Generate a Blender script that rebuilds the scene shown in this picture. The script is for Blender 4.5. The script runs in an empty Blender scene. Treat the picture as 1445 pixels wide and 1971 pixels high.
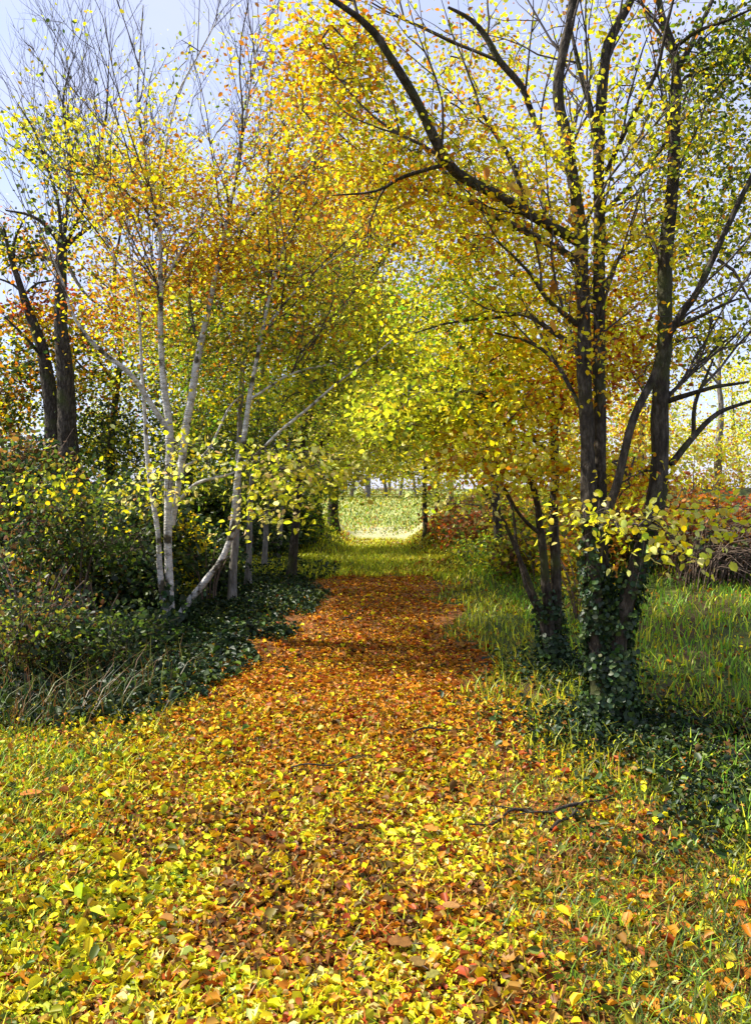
import bpy, math
import numpy as np

# ---------------------------------------------------------------- camera, sky, sun
SC = bpy.context.scene
COL = SC.collection
rng = np.random.default_rng(11)
F, U0, V0, EYE = 1500.0, 722.5, 940.0, 1.6        # focal length (px of the 1445 px picture), centre column, horizon row, eye height

cam_d = bpy.data.cameras.new("camera")
cam = bpy.data.objects.new("camera", cam_d)
COL.objects.link(cam)
cam.location = (0, 0, EYE)
cam.rotation_euler = (math.radians(90), 0, 0)
cam_d.sensor_fit = 'VERTICAL'
cam_d.sensor_height = 36.0
cam_d.lens = 36.0 * F / 1971.0
cam_d.shift_y = -45.5 / 1971.0
cam_d.clip_start = 0.05
cam_d.clip_end = 3000
SC.camera = cam

SUN_EL, SUN_AZ = math.radians(49), math.radians(-76)   # azimuth from +Y (view direction), negative = left
to_sun = np.array([math.sin(SUN_AZ) * math.cos(SUN_EL), math.cos(SUN_AZ) * math.cos(SUN_EL), math.sin(SUN_EL)])
world = bpy.data.worlds.new("World")
SC.world = world
world.use_nodes = True
nt = world.node_tree
bg = nt.nodes['Background']
sky = nt.nodes.new('ShaderNodeTexSky')
sky.sky_type = 'NISHITA'
sky.sun_disc = False
sky.sun_elevation = SUN_EL
sky.sun_rotation = SUN_AZ
sky.air_density = 1.0
sky.dust_density = 0.6
sky.ozone_density = 3.0
# thin high cloud over the blue: soft streaks of pale lavender
tc = nt.nodes.new('ShaderNodeTexCoord')
mp = nt.nodes.new('ShaderNodeMapping')
mp.inputs['Scale'].default_value = (1.2, 1.2, 4.5)
nz = nt.nodes.new('ShaderNodeTexNoise')
nz.inputs['Scale'].default_value = 2.2
nz.inputs['Detail'].default_value = 5
rp = nt.nodes.new('ShaderNodeMapRange')
rp.inputs[1].default_value = 0.3
rp.inputs[2].default_value = 0.75
rp.inputs[3].default_value = 0.55
rp.inputs[4].default_value = 0.9
mx = nt.nodes.new('ShaderNodeMix')
mx.data_type = 'RGBA'
nt.links.new(tc.outputs['Generated'], mp.inputs[0])
nt.links.new(mp.outputs[0], nz.inputs['Vector'])
nt.links.new(nz.outputs['Fac'], rp.inputs[0])
nt.links.new(rp.outputs[0], mx.inputs[0])
nt.links.new(sky.outputs[0], mx.inputs[6])
mx.inputs[7].default_value = (3.25, 3.4, 4.7, 1)
nt.links.new(mx.outputs[2], bg.inputs['Color'])
bg.inputs['Strength'].default_value = 0.12

sun_d = bpy.data.lights.new("sun", 'SUN')
sun_d.energy = 5.0
sun_d.angle = math.radians(0.6)
sun_d.color = (1.0, 0.93, 0.80)
sun = bpy.data.objects.new("sun", sun_d)
COL.objects.link(sun)
from mathutils import Vector
sun.rotation_euler = Vector(to_sun).to_track_quat('Z', 'Y').to_euler()
sun.location = (-20, 10, 30)

SC.view_settings.view_transform = 'Standard'
SC.view_settings.look = 'None'
SC.view_settings.exposure = 1.15
SC.view_settings.gamma = 1
SC.cycles.max_bounces = 12
SC.cycles.diffuse_bounces = 8
SC.cycles.glossy_bounces = 2
SC.cycles.transmission_bounces = 10
SC.cycles.caustics_reflective = False
SC.cycles.caustics_refractive = False

# ---------------------------------------------------------------- helpers
def P(u, v, d):
    """the point that stands d metres away where the picture has pixel (u, v)"""
    return np.array([(u - U0) * d / F, d, EYE + (V0 - v) * d / F])

def nrm(a):
    return a / np.maximum(np.linalg.norm(a, axis=-1, keepdims=True), 1e-9)

_perm = np.random.default_rng(3).random((64, 64, 64)).astype(np.float32)
def vnoise(p, s):
    """value noise 0..1 at points p (N,3), scale s"""
    q = np.asarray(p) * s
    i = np.floor(q).astype(int)
    f = q - i
    f = f * f * (3 - 2 * f)
    r = 0
    for dx in (0, 1):
        for dy in (0, 1):
            for dz in (0, 1):
                w = (f[:, 0] if dx else 1 - f[:, 0]) * (f[:, 1] if dy else 1 - f[:, 1]) * (f[:, 2] if dz else 1 - f[:, 2])
                r = r + w * _perm[(i[:, 0] + dx) % 64, (i[:, 1] + dy) % 64, (i[:, 2] + dz) % 64]
    return r

def sstep(a, b, x):
    t = np.clip((x - a) / (b - a), 0, 1)
    return t * t * (3 - 2 * t)

def gh(x, y):
    """height of the ground"""
    x = np.asarray(x, float); y = np.asarray(y, float)
    p = np.stack([x, y, np.zeros_like(x)], -1).reshape(-1, 3)
    n = (vnoise(p + 7.3, 0.55).reshape(x.shape) - 0.5) * 0.10 + (vnoise(p + 3.1, 2.1).reshape(x.shape) - 0.5) * 0.035
    near = 1 - sstep(30, 60, y)
    left = 0.50 * sstep(2.0, 4.6, -x) * sstep(4.5, 9, y) * (1 - sstep(22, 30, y))
    right = 0.85 * sstep(1.3, 3.4, x) * sstep(8.0, 16, y) * (1 - sstep(23, 32, y))
    edge = 0.06 * sstep(0.8, 1.6, np.abs(x)) * sstep(4, 7, y) * (1 - sstep(14, 20, y))
    far = 0.95 * sstep(27, 62, y)
    bowl = .75 * sstep(.6, 1.9, np.abs(x - .15)) * sstep(17.5, 21.5, y) * (1 - sstep(25, 30, y))
    verge = .32 * sstep(2.0, 4.2, x) * sstep(5.2, 8.5, y) * (1 - sstep(14, 20, y))
    return bowl + verge + n * near + left + right + edge + far

def mesh_quads(name, V, Q, mat, parent=None, col=None, smooth=True):
    V = np.ascontiguousarray(V, np.float32); Q = np.ascontiguousarray(Q, np.int32)
    me = bpy.data.meshes.new(name)
    me.vertices.add(len(V)); me.vertices.foreach_set('co', V.ravel())
    k = Q.shape[1]
    me.loops.add(Q.size); me.loops.foreach_set('vertex_index', Q.ravel())
    me.polygons.add(len(Q))
    me.polygons.foreach_set('loop_start', np.arange(0, Q.size, k, dtype=np.int32))
    me.polygons.foreach_set('loop_total', np.full(len(Q), k, np.int32))
    if smooth:
        me.polygons.foreach_set('use_smooth', np.ones(len(Q), bool))
    if col is not None:
        c = np.ones((len(V), 4), np.float32); c[:, :3] = col
        at = me.attributes.new('Col', 'FLOAT_COLOR', 'POINT')
        at.data.foreach_set('color', c.ravel())
    me.update(calc_edges=True)
    me.materials.append(mat)
    o = bpy.data.objects.new(name, me)
    COL.objects.link(o)
    if parent is not None:
        o.parent = parent
        o.matrix_parent_inverse = parent.matrix_world.inverted()
    return o

def root(name, label, cat, loc, group=None):
    o = bpy.data.objects.new(name, None)
    COL.objects.link(o)
    o.location = [float(c) for c in loc]
    o.empty_display_size = 0.2
    o['label'] = label; o['category'] = cat
    if group: o['group'] = group
    bpy.context.view_layer.update()
    return o

def resample(pts, rad, step):
    """Catmull-Rom through pts, about one point per step"""
    pts = np.asarray(pts, float); rad = np.asarray(rad, float)
    n = len(pts)
    if n == 2:
        k = max(2, int(np.linalg.norm(pts[1] - pts[0]) / step) + 1)
        t = np.linspace(0, 1, k)[:, None]
        return pts[0] + (pts[1] - pts[0]) * t, rad[0] + (rad[1] - rad[0]) * t[:, 0]
    E = np.vstack([2 * pts[0] - pts[1], pts, 2 * pts[-1] - pts[-2]])
    out, orad = [], []
    for i in range(n - 1):
        p0, p1, p2, p3 = E[i:i + 4]
        k = max(1, int(np.linalg.norm(p2 - p1) / step))
        t = (np.arange(k) / k)[:, None]
        out.append(0.5 * (2 * p1 + (p2 - p0) * t + (2 * p0 - 5 * p1 + 4 * p2 - p3) * t ** 2 + (3 * p1 - p0 - 3 * p2 + p3) * t ** 3))
        orad.append(rad[i] + (rad[i + 1] - rad[i]) * t[:, 0])
    out.append(pts[-1:]); orad.append(rad[-1:])
    return np.vstack(out), np.concatenate(orad)

class Tubes:
    def __init__(s):
        s.V, s.Q, s.n = [], [], 0
    def add(s, pts, rad, sides=6, rough=0.0):
        pts = np.asarray(pts, float); m = len(pts)
        if m < 2: return
        t = nrm(np.gradient(pts, axis=0))
        ref = np.array([0.31, 0.92, 0.2]) if abs(t[:, 1]).mean() < 0.8 else np.array([0.9, 0.1, 0.3])
        a = nrm(np.cross(t, ref)); b = np.cross(t, a)
        ang = np.linspace(0, 2 * np.pi, sides, endpoint=False)
        r = np.asarray(rad)[:, None] * np.ones((1, sides))
        if rough > 0:
            q = np.stack([np.cos(ang)[None] * np.ones((m, 1)), np.sin(ang)[None] * np.ones((m, 1)), (np.cumsum(np.r_[0, np.linalg.norm(np.diff(pts, axis=0), axis=1)]) * 5)[:, None] * np.ones((1, sides))], -1).reshape(-1, 3)
            r = r * (1 + rough * (vnoise(q + pts[0].sum(), 1.7).reshape(m, sides) - 0.5) * 2)
        ring = pts[:, None] + a[:, None] * (np.cos(ang)[None, :, None] * r[..., None]) + b[:, None] * (np.sin(ang)[None, :, None] * r[..., None])
        s.V.append(ring.reshape(-1, 3))
        i = np.arange(m - 1)[:, None] * sides + s.n
        j = np.arange(sides)[None]; k = (j + 1) % sides
        s.Q.append(np.stack([i + j, i + k, i + sides + k, i + sides + j], -1).reshape(-1, 4))
        s.n += m * sides
    def build(s, name, mat, parent=None):
        if not s.V: return None
        return mesh_quads(name, np.vstack(s.V), np.vstack(s.Q), mat, parent)

# two leaf outlines: a folded pointed oval (6 corners) and, for far crowns, a plain kite (4)
LEAF6 = np.array([[0, 0, 0], [.30, .28, .07], [.27, .68, .06], [0, 1, -.06], [-.27, .68, .06], [-.30, .28, .07]])
LEAF6_Q = np.array([[0, 1, 2, 3], [0, 3, 4, 5]])
LEAF4 = np.array([[0, 0, 0], [.36, .45, .05], [0, 1, 0], [-.36, .45, .05]])
LEAF4_Q = np.array([[0, 1, 2, 3]])

def leaf_arrays(C, N, size, col, kind=6, fold=1.0, width=1.0, axis=None):
    n = len(C)
    shape, quads = (LEAF6, LEAF6_Q) if kind == 6 else (LEAF4, LEAF4_Q)
    N = nrm(N)
    r = rng.normal(size=(n, 3)) if axis is None else axis
    T = nrm(r - (r * N).sum(1, keepdims=True) * N)
    B = np.cross(N, T)
    L = shape.copy(); L[:, 1] -= 0.5
    fo = fold * (0.4 + rng.random((n, 1, 1)) * 1.6)
    w = width * (0.8 + 0.4 * rng.random((n, 1, 1)))
    s = np.asarray(size).reshape(-1, 1, 1)
    V = C[:, None] + s * (B[:, None] * (L[None, :, :1] * w) + T[:, None] * L[None, :, 1:2] + N[:, None] * (L[None, :, 2:] * fo))
    k = len(shape)
    Q = (quads[None] + (np.arange(n) * k)[:, None, None]).reshape(-1, 4)
    return V.reshape(-1, 3), Q, np.repeat(col, k, axis=0)

# leaf colours (albedo)
CO = dict(
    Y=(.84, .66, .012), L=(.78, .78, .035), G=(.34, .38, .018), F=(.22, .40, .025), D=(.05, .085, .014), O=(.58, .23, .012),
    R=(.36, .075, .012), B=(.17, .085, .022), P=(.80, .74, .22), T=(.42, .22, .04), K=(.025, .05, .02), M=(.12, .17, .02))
def colours(mix, n, coherent=None):
    """n colours from a mix such as 'YYLO'; coherent: (n,) cluster number, leaves of a cluster lean to one colour"""
    cs = np.array([CO[c] for c in mix])
    pick = rng.integers(0, len(cs), n)
    if coherent is not None:
        lead = rng.integers(0, len(cs), coherent.max() + 1)
        pick = np.where(rng.random(n) < 0.55, lead[coherent], pick)
    c = cs[pick] * (0.72 + 0.5 * rng.random((n, 1)))
    c = c * (1 + 0.12 * rng.normal(size=(n, 3)))
    return np.clip(c, 0.004, 0.86)

# ---------------------------------------------------------------- materials
def new_mat(name):
    m = bpy.data.materials.new(name); m.use_nodes = True
    t = m.node_tree
    for n in list(t.nodes):
        t.nodes.remove(n)
    out = t.nodes.new('ShaderNodeOutputMaterial')
    return m, t, out

def leaf_mat(name, trans=0.58, gloss=0.02, vary=True):
    m, t, out = new_mat(name)
    at = t.nodes.new('ShaderNodeAttribute'); at.attribute_name = 'Col'
    tex = t.nodes.new('ShaderNodeTexNoise'); tex.inputs['Scale'].default_value = 60; tex.inputs['Detail'].default_value = 3
    geo = t.nodes.new('ShaderNodeNewGeometry')
    t.links.new(geo.outputs['Position'], tex.inputs['Vector'])
    mr = t.nodes.new('ShaderNodeMapRange'); mr.inputs[3].default_value = 0.75; mr.inputs[4].default_value = 1.25
    t.links.new(tex.outputs['Fac'], mr.inputs[0])
    mul = t.nodes.new('ShaderNodeVectorMath'); mul.operation = 'SCALE'
    t.links.new(at.outputs['Color'], mul.inputs[0]); t.links.new(mr.outputs[0], mul.inputs['Scale'])
    d = t.nodes.new('ShaderNodeBsdfDiffuse'); tr = t.nodes.new('ShaderNodeBsdfTranslucent')
    t.links.new(mul.outputs[0], d.inputs['Color']); t.links.new(mul.outputs[0], tr.inputs['Color'])
    mixs = t.nodes.new('ShaderNodeMixShader'); mixs.inputs[0].default_value = trans
    t.links.new(d.outputs[0], mixs.inputs[1]); t.links.new(tr.outputs[0], mixs.inputs[2])
    g = t.nodes.new('ShaderNodeBsdfGlossy'); g.inputs['Roughness'].default_value = 0.45
    g.inputs['Color'].default_value = (1, 1, 1, 1)
    m2 = t.nodes.new('ShaderNodeMixShader'); m2.inputs[0].default_value = gloss
    t.links.new(mixs.outputs[0], m2.inputs[1]); t.links.new(g.outputs[0], m2.inputs[2])
    t.links.new(m2.outputs[0], out.inputs[0])
    return m

def noise_mat(name, stops, scale=6, detail=8, stretch=(1, 1, 1), bump=0.3, bscale=None, rough=0.9, second=None):
    """Principled with a noise driven colour ramp and bump; second = (colour, scale, lo, hi) lays patches over it"""
    m, t, out = new_mat(name)
    geo = t.nodes.new('ShaderNodeNewGeometry')
    mp = t.nodes.new('ShaderNodeMapping'); mp.inputs['Scale'].default_value = stretch
    t.links.new(geo.outputs['Position'], mp.inputs[0])
    n = t.nodes.new('ShaderNodeTexNoise'); n.inputs['Scale'].default_value = scale; n.inputs['Detail'].default_value = detail
    n.inputs['Roughness'].default_value = 0.65
    t.links.new(mp.outputs[0], n.inputs['Vector'])
    cr = t.nodes.new('ShaderNodeValToRGB')
    el = cr.color_ramp.elements
    el[0].position, el[0].color = stops[0][0], (*stops[0][1], 1)
    el[1].position, el[1].color = stops[-1][0], (*stops[-1][1], 1)
    for p, c in stops[1:-1]:
        e = el.new(p); e.color = (*c, 1)
    t.links.new(n.outputs['Fac'], cr.inputs[0])
    colr = cr.outputs[0]
    if second:
        c2, s2, lo, hi = second
        n2 = t.nodes.new('ShaderNodeTexNoise'); n2.inputs['Scale'].default_value = s2; n2.inputs['Detail'].default_value = 6
        t.links.new(geo.outputs['Position'], n2.inputs['Vector'])
        r2 = t.nodes.new('ShaderNodeMapRange'); r2.inputs[1].default_value = lo; r2.inputs[2].default_value = hi
        t.links.new(n2.outputs['Fac'], r2.inputs[0])
        mm = t.nodes.new('ShaderNodeMix'); mm.data_type = 'RGBA'
        t.links.new(r2.outputs[0], mm.inputs[0]); t.links.new(colr, mm.inputs[6]); mm.inputs[7].default_value = (*c2, 1)
        colr = mm.outputs[2]
    b = t.nodes.new('ShaderNodeBsdfPrincipled'); b.inputs['Roughness'].default_value = rough
    b.inputs['Specular IOR Level'].default_value = 0.2
    t.links.new(colr, b.inputs['Base Color'])
    bn = t.nodes.new('ShaderNodeTexNoise'); bn.inputs['Scale'].default_value = bscale or scale * 2; bn.inputs['Detail'].default_value = 8
    t.links.new(mp.outputs[0], bn.inputs['Vector'])
    bp = t.nodes.new('ShaderNodeBump'); bp.inputs['Strength'].default_value = bump; bp.inputs['Distance'].default_value = 0.03
    t.links.new(bn.outputs['Fac'], bp.inputs['Height'])
    t.links.new(bp.outputs[0], b.inputs['Normal'])
    t.links.new(b.outputs[0], out.inputs[0])
    return m

M_LEAF = leaf_mat('autumn_leaf')
M_IVY = leaf_mat('ivy_leaf', trans=0.15, gloss=0.02)
M_LITTER = leaf_mat('fallen_leaf', trans=0.2, gloss=0.012)
M_GRASS = leaf_mat('grass_blade', trans=0.4, gloss=0.02)
M_DARK = noise_mat('dark_bark', [(0.3, (.014, .011, .008)), (0.5, (.045, .036, .027)), (0.72, (.13, .11, .085))], 13, stretch=(2.4, 2.4, .8), bump=1.0, bscale=24,
                   second=((.06, .07, .02), 3.0, 0.55, 0.72))
M_PALE = noise_mat('pale_bark', [(0.3, (.13, .11, .09)), (0.44, (.42, .40, .37)), (0.66, (.68, .66, .63))], 9, stretch=(1.4, 1.4, 2.6), bump=0.8, bscale=22,
                   second=((.07, .06, .04), 5.5, 0.54, 0.62))
M_GREY = noise_mat('grey_bark', [(0.3, (.05, .045, .04)), (0.5, (.16, .14, .125)), (0.72, (.34, .32, .30))], 8, stretch=(3, 3, .8), bump=0.8, bscale=16)
M_LANE = noise_mat('light_grey_bark', [(0.3, (.07, .06, .05)), (0.5, (.20, .185, .165)), (0.72, (.34, .32, .30))], 8, stretch=(3, 3, .9), bump=0.8, bscale=18)
M_TWIG = noise_mat('twig_bark', [(0.3, (.03, .024, .02)), (0.7, (.12, .10, .09))], 14, bump=0.2)
M_BROWN = noise_mat('brown_stem', [(0.3, (.05, .034, .024)), (0.7, (.20, .145, .11))], 14, bump=0.2)
M_WEATH = noise_mat('weathered_post', [(0.3, (.03, .026, .02)), (0.7, (.12, .10, .08))], 10, stretch=(4, 4, .6), bump=0.6)

# ---------------------------------------------------------------- ground, path, field
def sheet(name, xs, ys, mat, dz=0.0, keep=None):
    X, Y = np.meshgrid(xs, ys)
    Z = gh(X, Y) + dz
    V = np.stack([X, Y, Z], -1).reshape(-1, 3)
    nx = len(xs)
    i = (np.arange(len(ys) - 1)[:, None] * nx + np.arange(nx - 1)[None]).ravel()
    Q = np.stack([i, i + 1, i + nx + 1, i + nx], -1)
    if keep is not None:
        c = V[Q].mean(1)
        Q = Q[keep(c[:, 0], c[:, 1])]
    o = mesh_quads(name, V, Q, mat)
    o['kind'] = 'structure'
    return o

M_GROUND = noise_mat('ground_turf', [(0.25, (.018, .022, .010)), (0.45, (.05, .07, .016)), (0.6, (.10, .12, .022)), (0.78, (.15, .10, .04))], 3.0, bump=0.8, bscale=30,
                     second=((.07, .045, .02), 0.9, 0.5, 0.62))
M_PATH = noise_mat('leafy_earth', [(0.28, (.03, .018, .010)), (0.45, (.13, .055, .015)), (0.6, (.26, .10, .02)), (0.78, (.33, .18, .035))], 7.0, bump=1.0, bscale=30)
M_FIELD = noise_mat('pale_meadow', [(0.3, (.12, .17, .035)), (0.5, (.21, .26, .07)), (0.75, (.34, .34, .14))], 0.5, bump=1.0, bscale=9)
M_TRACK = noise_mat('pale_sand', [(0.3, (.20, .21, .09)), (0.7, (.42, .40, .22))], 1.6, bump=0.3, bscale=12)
gx = np.unique(np.concatenate([np.linspace(-600, -40, 12), np.linspace(-40, -8, 20), np.linspace(-8, 8, 130), np.linspace(8, 40, 20), np.linspace(40, 600, 12)]))
gy = np.unique(np.concatenate([np.linspace(-30, 0, 8), np.linspace(0, 26, 180), np.linspace(26, 80, 40), np.linspace(80, 900, 16)]))
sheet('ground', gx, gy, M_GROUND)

def path_half(y):
    return np.interp(y, [0, 3, 5.5, 9, 14, 15], [1.9, 1.5, 1.0, 1.0, 1.02, 1.0])
def path_mid(y):
    return np.interp(y, [0, 3, 5.5, 9, 14], [-.25, -.22, -.08, -.02, .06])
def on_path(x, y, w=0.0):
    p = np.stack([x, y, np.zeros_like(x)], -1)
    e = (vnoise(p, 1.3) - 0.5) * 0.7 + (vnoise(p + 9, 4.0) - 0.5) * 0.35
    return (np.abs(x - path_mid(y)) < path_half(y) + e + w) & (y < 14.3 + 1.4 * e)
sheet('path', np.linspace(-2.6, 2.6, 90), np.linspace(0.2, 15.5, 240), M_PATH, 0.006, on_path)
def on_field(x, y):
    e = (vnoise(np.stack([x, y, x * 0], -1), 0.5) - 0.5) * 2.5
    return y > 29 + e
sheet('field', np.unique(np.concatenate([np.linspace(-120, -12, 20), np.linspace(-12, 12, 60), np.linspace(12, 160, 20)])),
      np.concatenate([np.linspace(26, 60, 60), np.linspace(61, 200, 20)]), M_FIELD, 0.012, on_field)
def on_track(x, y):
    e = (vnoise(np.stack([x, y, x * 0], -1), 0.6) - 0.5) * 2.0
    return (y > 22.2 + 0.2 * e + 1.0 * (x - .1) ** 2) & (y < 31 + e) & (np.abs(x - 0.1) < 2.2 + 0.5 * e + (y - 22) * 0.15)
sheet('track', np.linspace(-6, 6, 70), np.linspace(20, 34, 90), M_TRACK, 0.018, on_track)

# ---------------------------------------------------------------- fallen leaves and grass
def scatter(n, xr, y0, y1, power=1.0):
    """n points, denser near the camera as 1/y**power"""
    u = rng.random(n)
    if abs(power - 1) < 1e-6:
        y = y0 * (y1 / y0) ** u
    else:
        k = 1 - power
        y = (y0 ** k + u * (y1 ** k - y0 ** k)) ** (1 / k)
    return rng.uniform(xr[0], xr[1], n), y

def litter(name, x, y, mix, size, kind=6, lift=0.015, tilt=0.36, mat=None):
    n = len(x)
    C = np.stack([x, y, gh(x, y) + 0.012 + lift * rng.random(n) ** 2], -1)
    N = np.array([0, 0, 1.0]) + tilt * rng.normal(size=(n, 3))
    p = np.stack([x, y, x * 0], -1)
    cl = np.floor(vnoise(p, 2.2) * 200).astype(int)
    col = colours(mix, n, cl)
    u_ = rng.random(n)
    s = size * (0.45 + .72 * u_ ** 1.2 + .9 * u_ ** 12)
    col = col * .82
    return leaf_arrays(C, N, s, col, kind, fold=2.6)

def join(parts):
    V, Q, C, n = [], [], [], 0
    for v, q, c in parts:
        V.append(v); Q.append(q + n); C.append(c); n += len(v)
    return np.vstack(V), np.vstack(Q), np.vstack(C)

pp = []
# the yellow carpet in front
x, y = scatter(140000, (-3.0, 2.6), 1.9, 7.5, 1.3)
k = rng.random(len(x)) < (0.25 + 0.75 * (np.abs(x - path_mid(y)) < path_half(y) + 0.25)) * (1 - .85 * sstep(.3, .95, x + .25 * vnoise(np.stack([x, y, x * 0 + 6], -1), 2.))) * (1 - .45 * sstep(1.2, 1.9, -x)) * (.45 + .75 * vnoise(np.stack([x, y, x * 0 + 2], -1), 5))
x, y = x[k], y[k]
w = rng.random(len(x)) < sstep(3.3, 5.7, y + 1.6 * (vnoise(np.stack([x, y, x * 0 + 4], -1), 1.4) - .5))
q = np.stack([x, y, x * 0], -1)
pat = vnoise(q + 5, 1.5) * .65 + vnoise(q + 17, 4.5) * .35
br = (~w) & (pat > .565); gr = (~w) & (pat < .39); ye = (~w) & ~br & ~gr
pp.append(litter('l', x[ye], y[ye], 'YYYYLLOOTTGPR', 0.031))
pp.append(litter('l', x[br], y[br], 'OORTTBYYBB', 0.034))
pp.append(litter('l', x[gr], y[gr], 'GLGMYYGT', 0.030))
pp.append(litter('l', x[w], y[w], 'YOOORTOB', 0.035))
# the rust coloured stretch behind it
x, y = scatter(66000, (-2.0, 2.0), 4.4, 17, 1.0)
k = on_path(x, y - np.abs(rng.normal(size=len(x))) * .7, -.08 + np.where(y > 8, .25, .34) * rng.normal(size=len(x))) & (rng.random(len(x)) < sstep(4.2, 6.6, y) + .1) & (rng.random(len(x)) < .25 + 1.1 * vnoise(np.stack([x, y, x * 0 + 8], -1), 3.0)); x, y = x[k], y[k]
pp.append(litter('l', x, y, 'OOOOORRTBYO', 0.040))
x, y = scatter(6500, (.3, 2.8), 1.9, 5.8, 1.1)
k = rng.random(len(x)) < .2 + .9 * vnoise(np.stack([x, y, x * 0 + 1], -1), 3.2); x, y = x[k], y[k]
pp.append(litter('l', x, y, 'OYTRBYGOM', 0.033, lift=.05, tilt=.6))
# thinner fall over the verges
x, y = scatter(9000, (-2.9, -.7), 2.4, 5.4, 1.0)
pp.append(litter('l', x, y, 'YLYGTOYM', 0.032, lift=.05, tilt=.6))
x, y = scatter(16000, (-4.5, 5.5), 2.0, 20, 1.0)
k = ~on_path(x, y, 0.2); x, y = x[k], y[k]
pp.append(litter('l', x, y, 'YYLOTRB', 0.042))
x, y = scatter(9000, (-1.0, 4.0), 14.5, 24, 1.0)
k = rng.random(len(x)) < np.clip(sstep(.6, 1.8, x - .15 * (y - 19)) + sstep(19.8, 21.8, y + .6 * (np.abs(x) - .8)), 0, 1)
x, y = x[k], y[k]
pp.append(litter('l', x, y, 'RBTBOR', 0.09))
V, Q, C = join(pp)
o = mesh_quads('fallen_leaves', V, Q, M_LITTER, None, C); o['kind'] = 'stuff'
o['label'] = 'carpet of yellow and rust fallen leaves on the path'; o['category'] = 'leaves'

BL = np.array([[-.5, 0, 0], [.5, 0, 0], [.38, .55, 0], [-.38, .55, 0], [.06, 1, 0], [-.06, 1, 0]])
def blades(x, y, h, w, mix, lean=0.7):
    n = len(x)
    C = np.stack([x, y, gh(x, y)], -1)
    a = rng.random(n) * 2 * np.pi
    side = np.stack([np.cos(a), np.sin(a), np.zeros(n)], -1)
    out = np.stack([-np.sin(a), np.cos(a), np.zeros(n)], -1) * lean * rng.random((n, 1)) * 1.6
    up = np.array([0, 0, 1.0])
    hh = h[:, None]
    V = np.empty((n, 6, 3))
    for i in range(6):
        s, t, _ = BL[i]
        V[:, i] = C + side * (s * w)[:, None] + hh * (up * (t - 0.18 * t * t) + out * t ** 2)
    Q = (np.array([[0, 1, 2, 3], [3, 2, 4, 5]])[None] + (np.arange(n) * 6)[:, None, None]).reshape(-1, 4)
    cl = np.floor(vnoise(np.stack([x, y, x * 0], -1), 1.2) * 60).astype(int)
    return V.reshape(-1, 3), Q, np.repeat(colours(mix, n, cl), 6, axis=0)

pp = []
x, y = scatter(60000, (-4.5, 7), 2.0, 14, 1.0)
k = (~on_path(x, y, 0.05)) & (np.abs(x) < 0.62 * y + .3)
k &= ~((x < -.6) & (y > 5.15 + 1.35 * np.maximum(x + 1.7, 0)))
k &= rng.random(len(x)) > .72 * np.exp(-((x - 1.75) / .9) ** 2 - ((y - 4.6) / .8) ** 2)  # grass thinned where dark ivy stands in for shade
x, y = x[k], y[k]
h = (0.05 + 0.10 * rng.random(len(x)) ** 1.5) * (1 + 0.5 * vnoise(np.stack([x, y, x * 0], -1), 1.0))
h *= np.where((x < 0) & (y < 6), .55, 1.0)
g = (x < -1.35 - .12 * y) | (x > 1.7)
pp.append(blades(x[~g], y[~g], h[~g], 0.004 + 0.0012 * y[~g], 'GGLMMLG'))
pp.append(blades(x[g], y[g], h[g], 0.004 + 0.0012 * y[g], 'FFFLFFG'))
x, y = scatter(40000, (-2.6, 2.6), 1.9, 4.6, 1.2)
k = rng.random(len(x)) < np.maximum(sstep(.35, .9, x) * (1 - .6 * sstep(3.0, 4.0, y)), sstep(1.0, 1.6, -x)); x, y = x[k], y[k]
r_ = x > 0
pp.append(blades(x[~r_], y[~r_], 0.025 + 0.06 * rng.random((~r_).sum()), 0.004 + 0.001 * y[~r_], 'FGGMMFL', 0.9))
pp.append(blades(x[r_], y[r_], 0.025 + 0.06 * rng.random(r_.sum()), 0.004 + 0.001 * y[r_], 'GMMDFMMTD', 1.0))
x, y = scatter(22000, (-2.6, 1.9), 2.0, 6, 1.0)
pp.append(blades(x, y, 0.02 + 0.04 * rng.random(len(x)), 0.004 + 0.001 * y, 'LGYGYTM', 0.8))
x, y = scatter(30000, (-7, 9), 24, 60, 1.0)
tr = sstep(26, 33, y + rng.normal(size=len(x)) + 3 * np.abs(x - .1) * (y < 31))
k = rng.random(len(x)) < (.12 + .5 * tr); x, y, tr = x[k], y[k], tr[k]
pp.append(blades(x, y, (.05 + .15 * rng.random(len(x))) * (.35 + .65 * tr), .02 + .0012 * y, 'MGTMGP'))
x, y = scatter(26000, (-2.6, 4.5), 13.6, 24, 1.0)
k = ~on_path(x, y, 0.0); x, y = x[k], y[k]
pp.append(blades(x, y, 0.05 + 0.1 * rng.random(len(x)), np.full(len(x), 0.02), 'GGLLG'))
V, Q, C = join(pp)
o = mesh_quads('grass', V, Q, M_GRASS, None, C); o['kind'] = 'stuff'
o['label'] = 'green grass growing along the verges of the lane'; o['category'] = 'grass'

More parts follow.
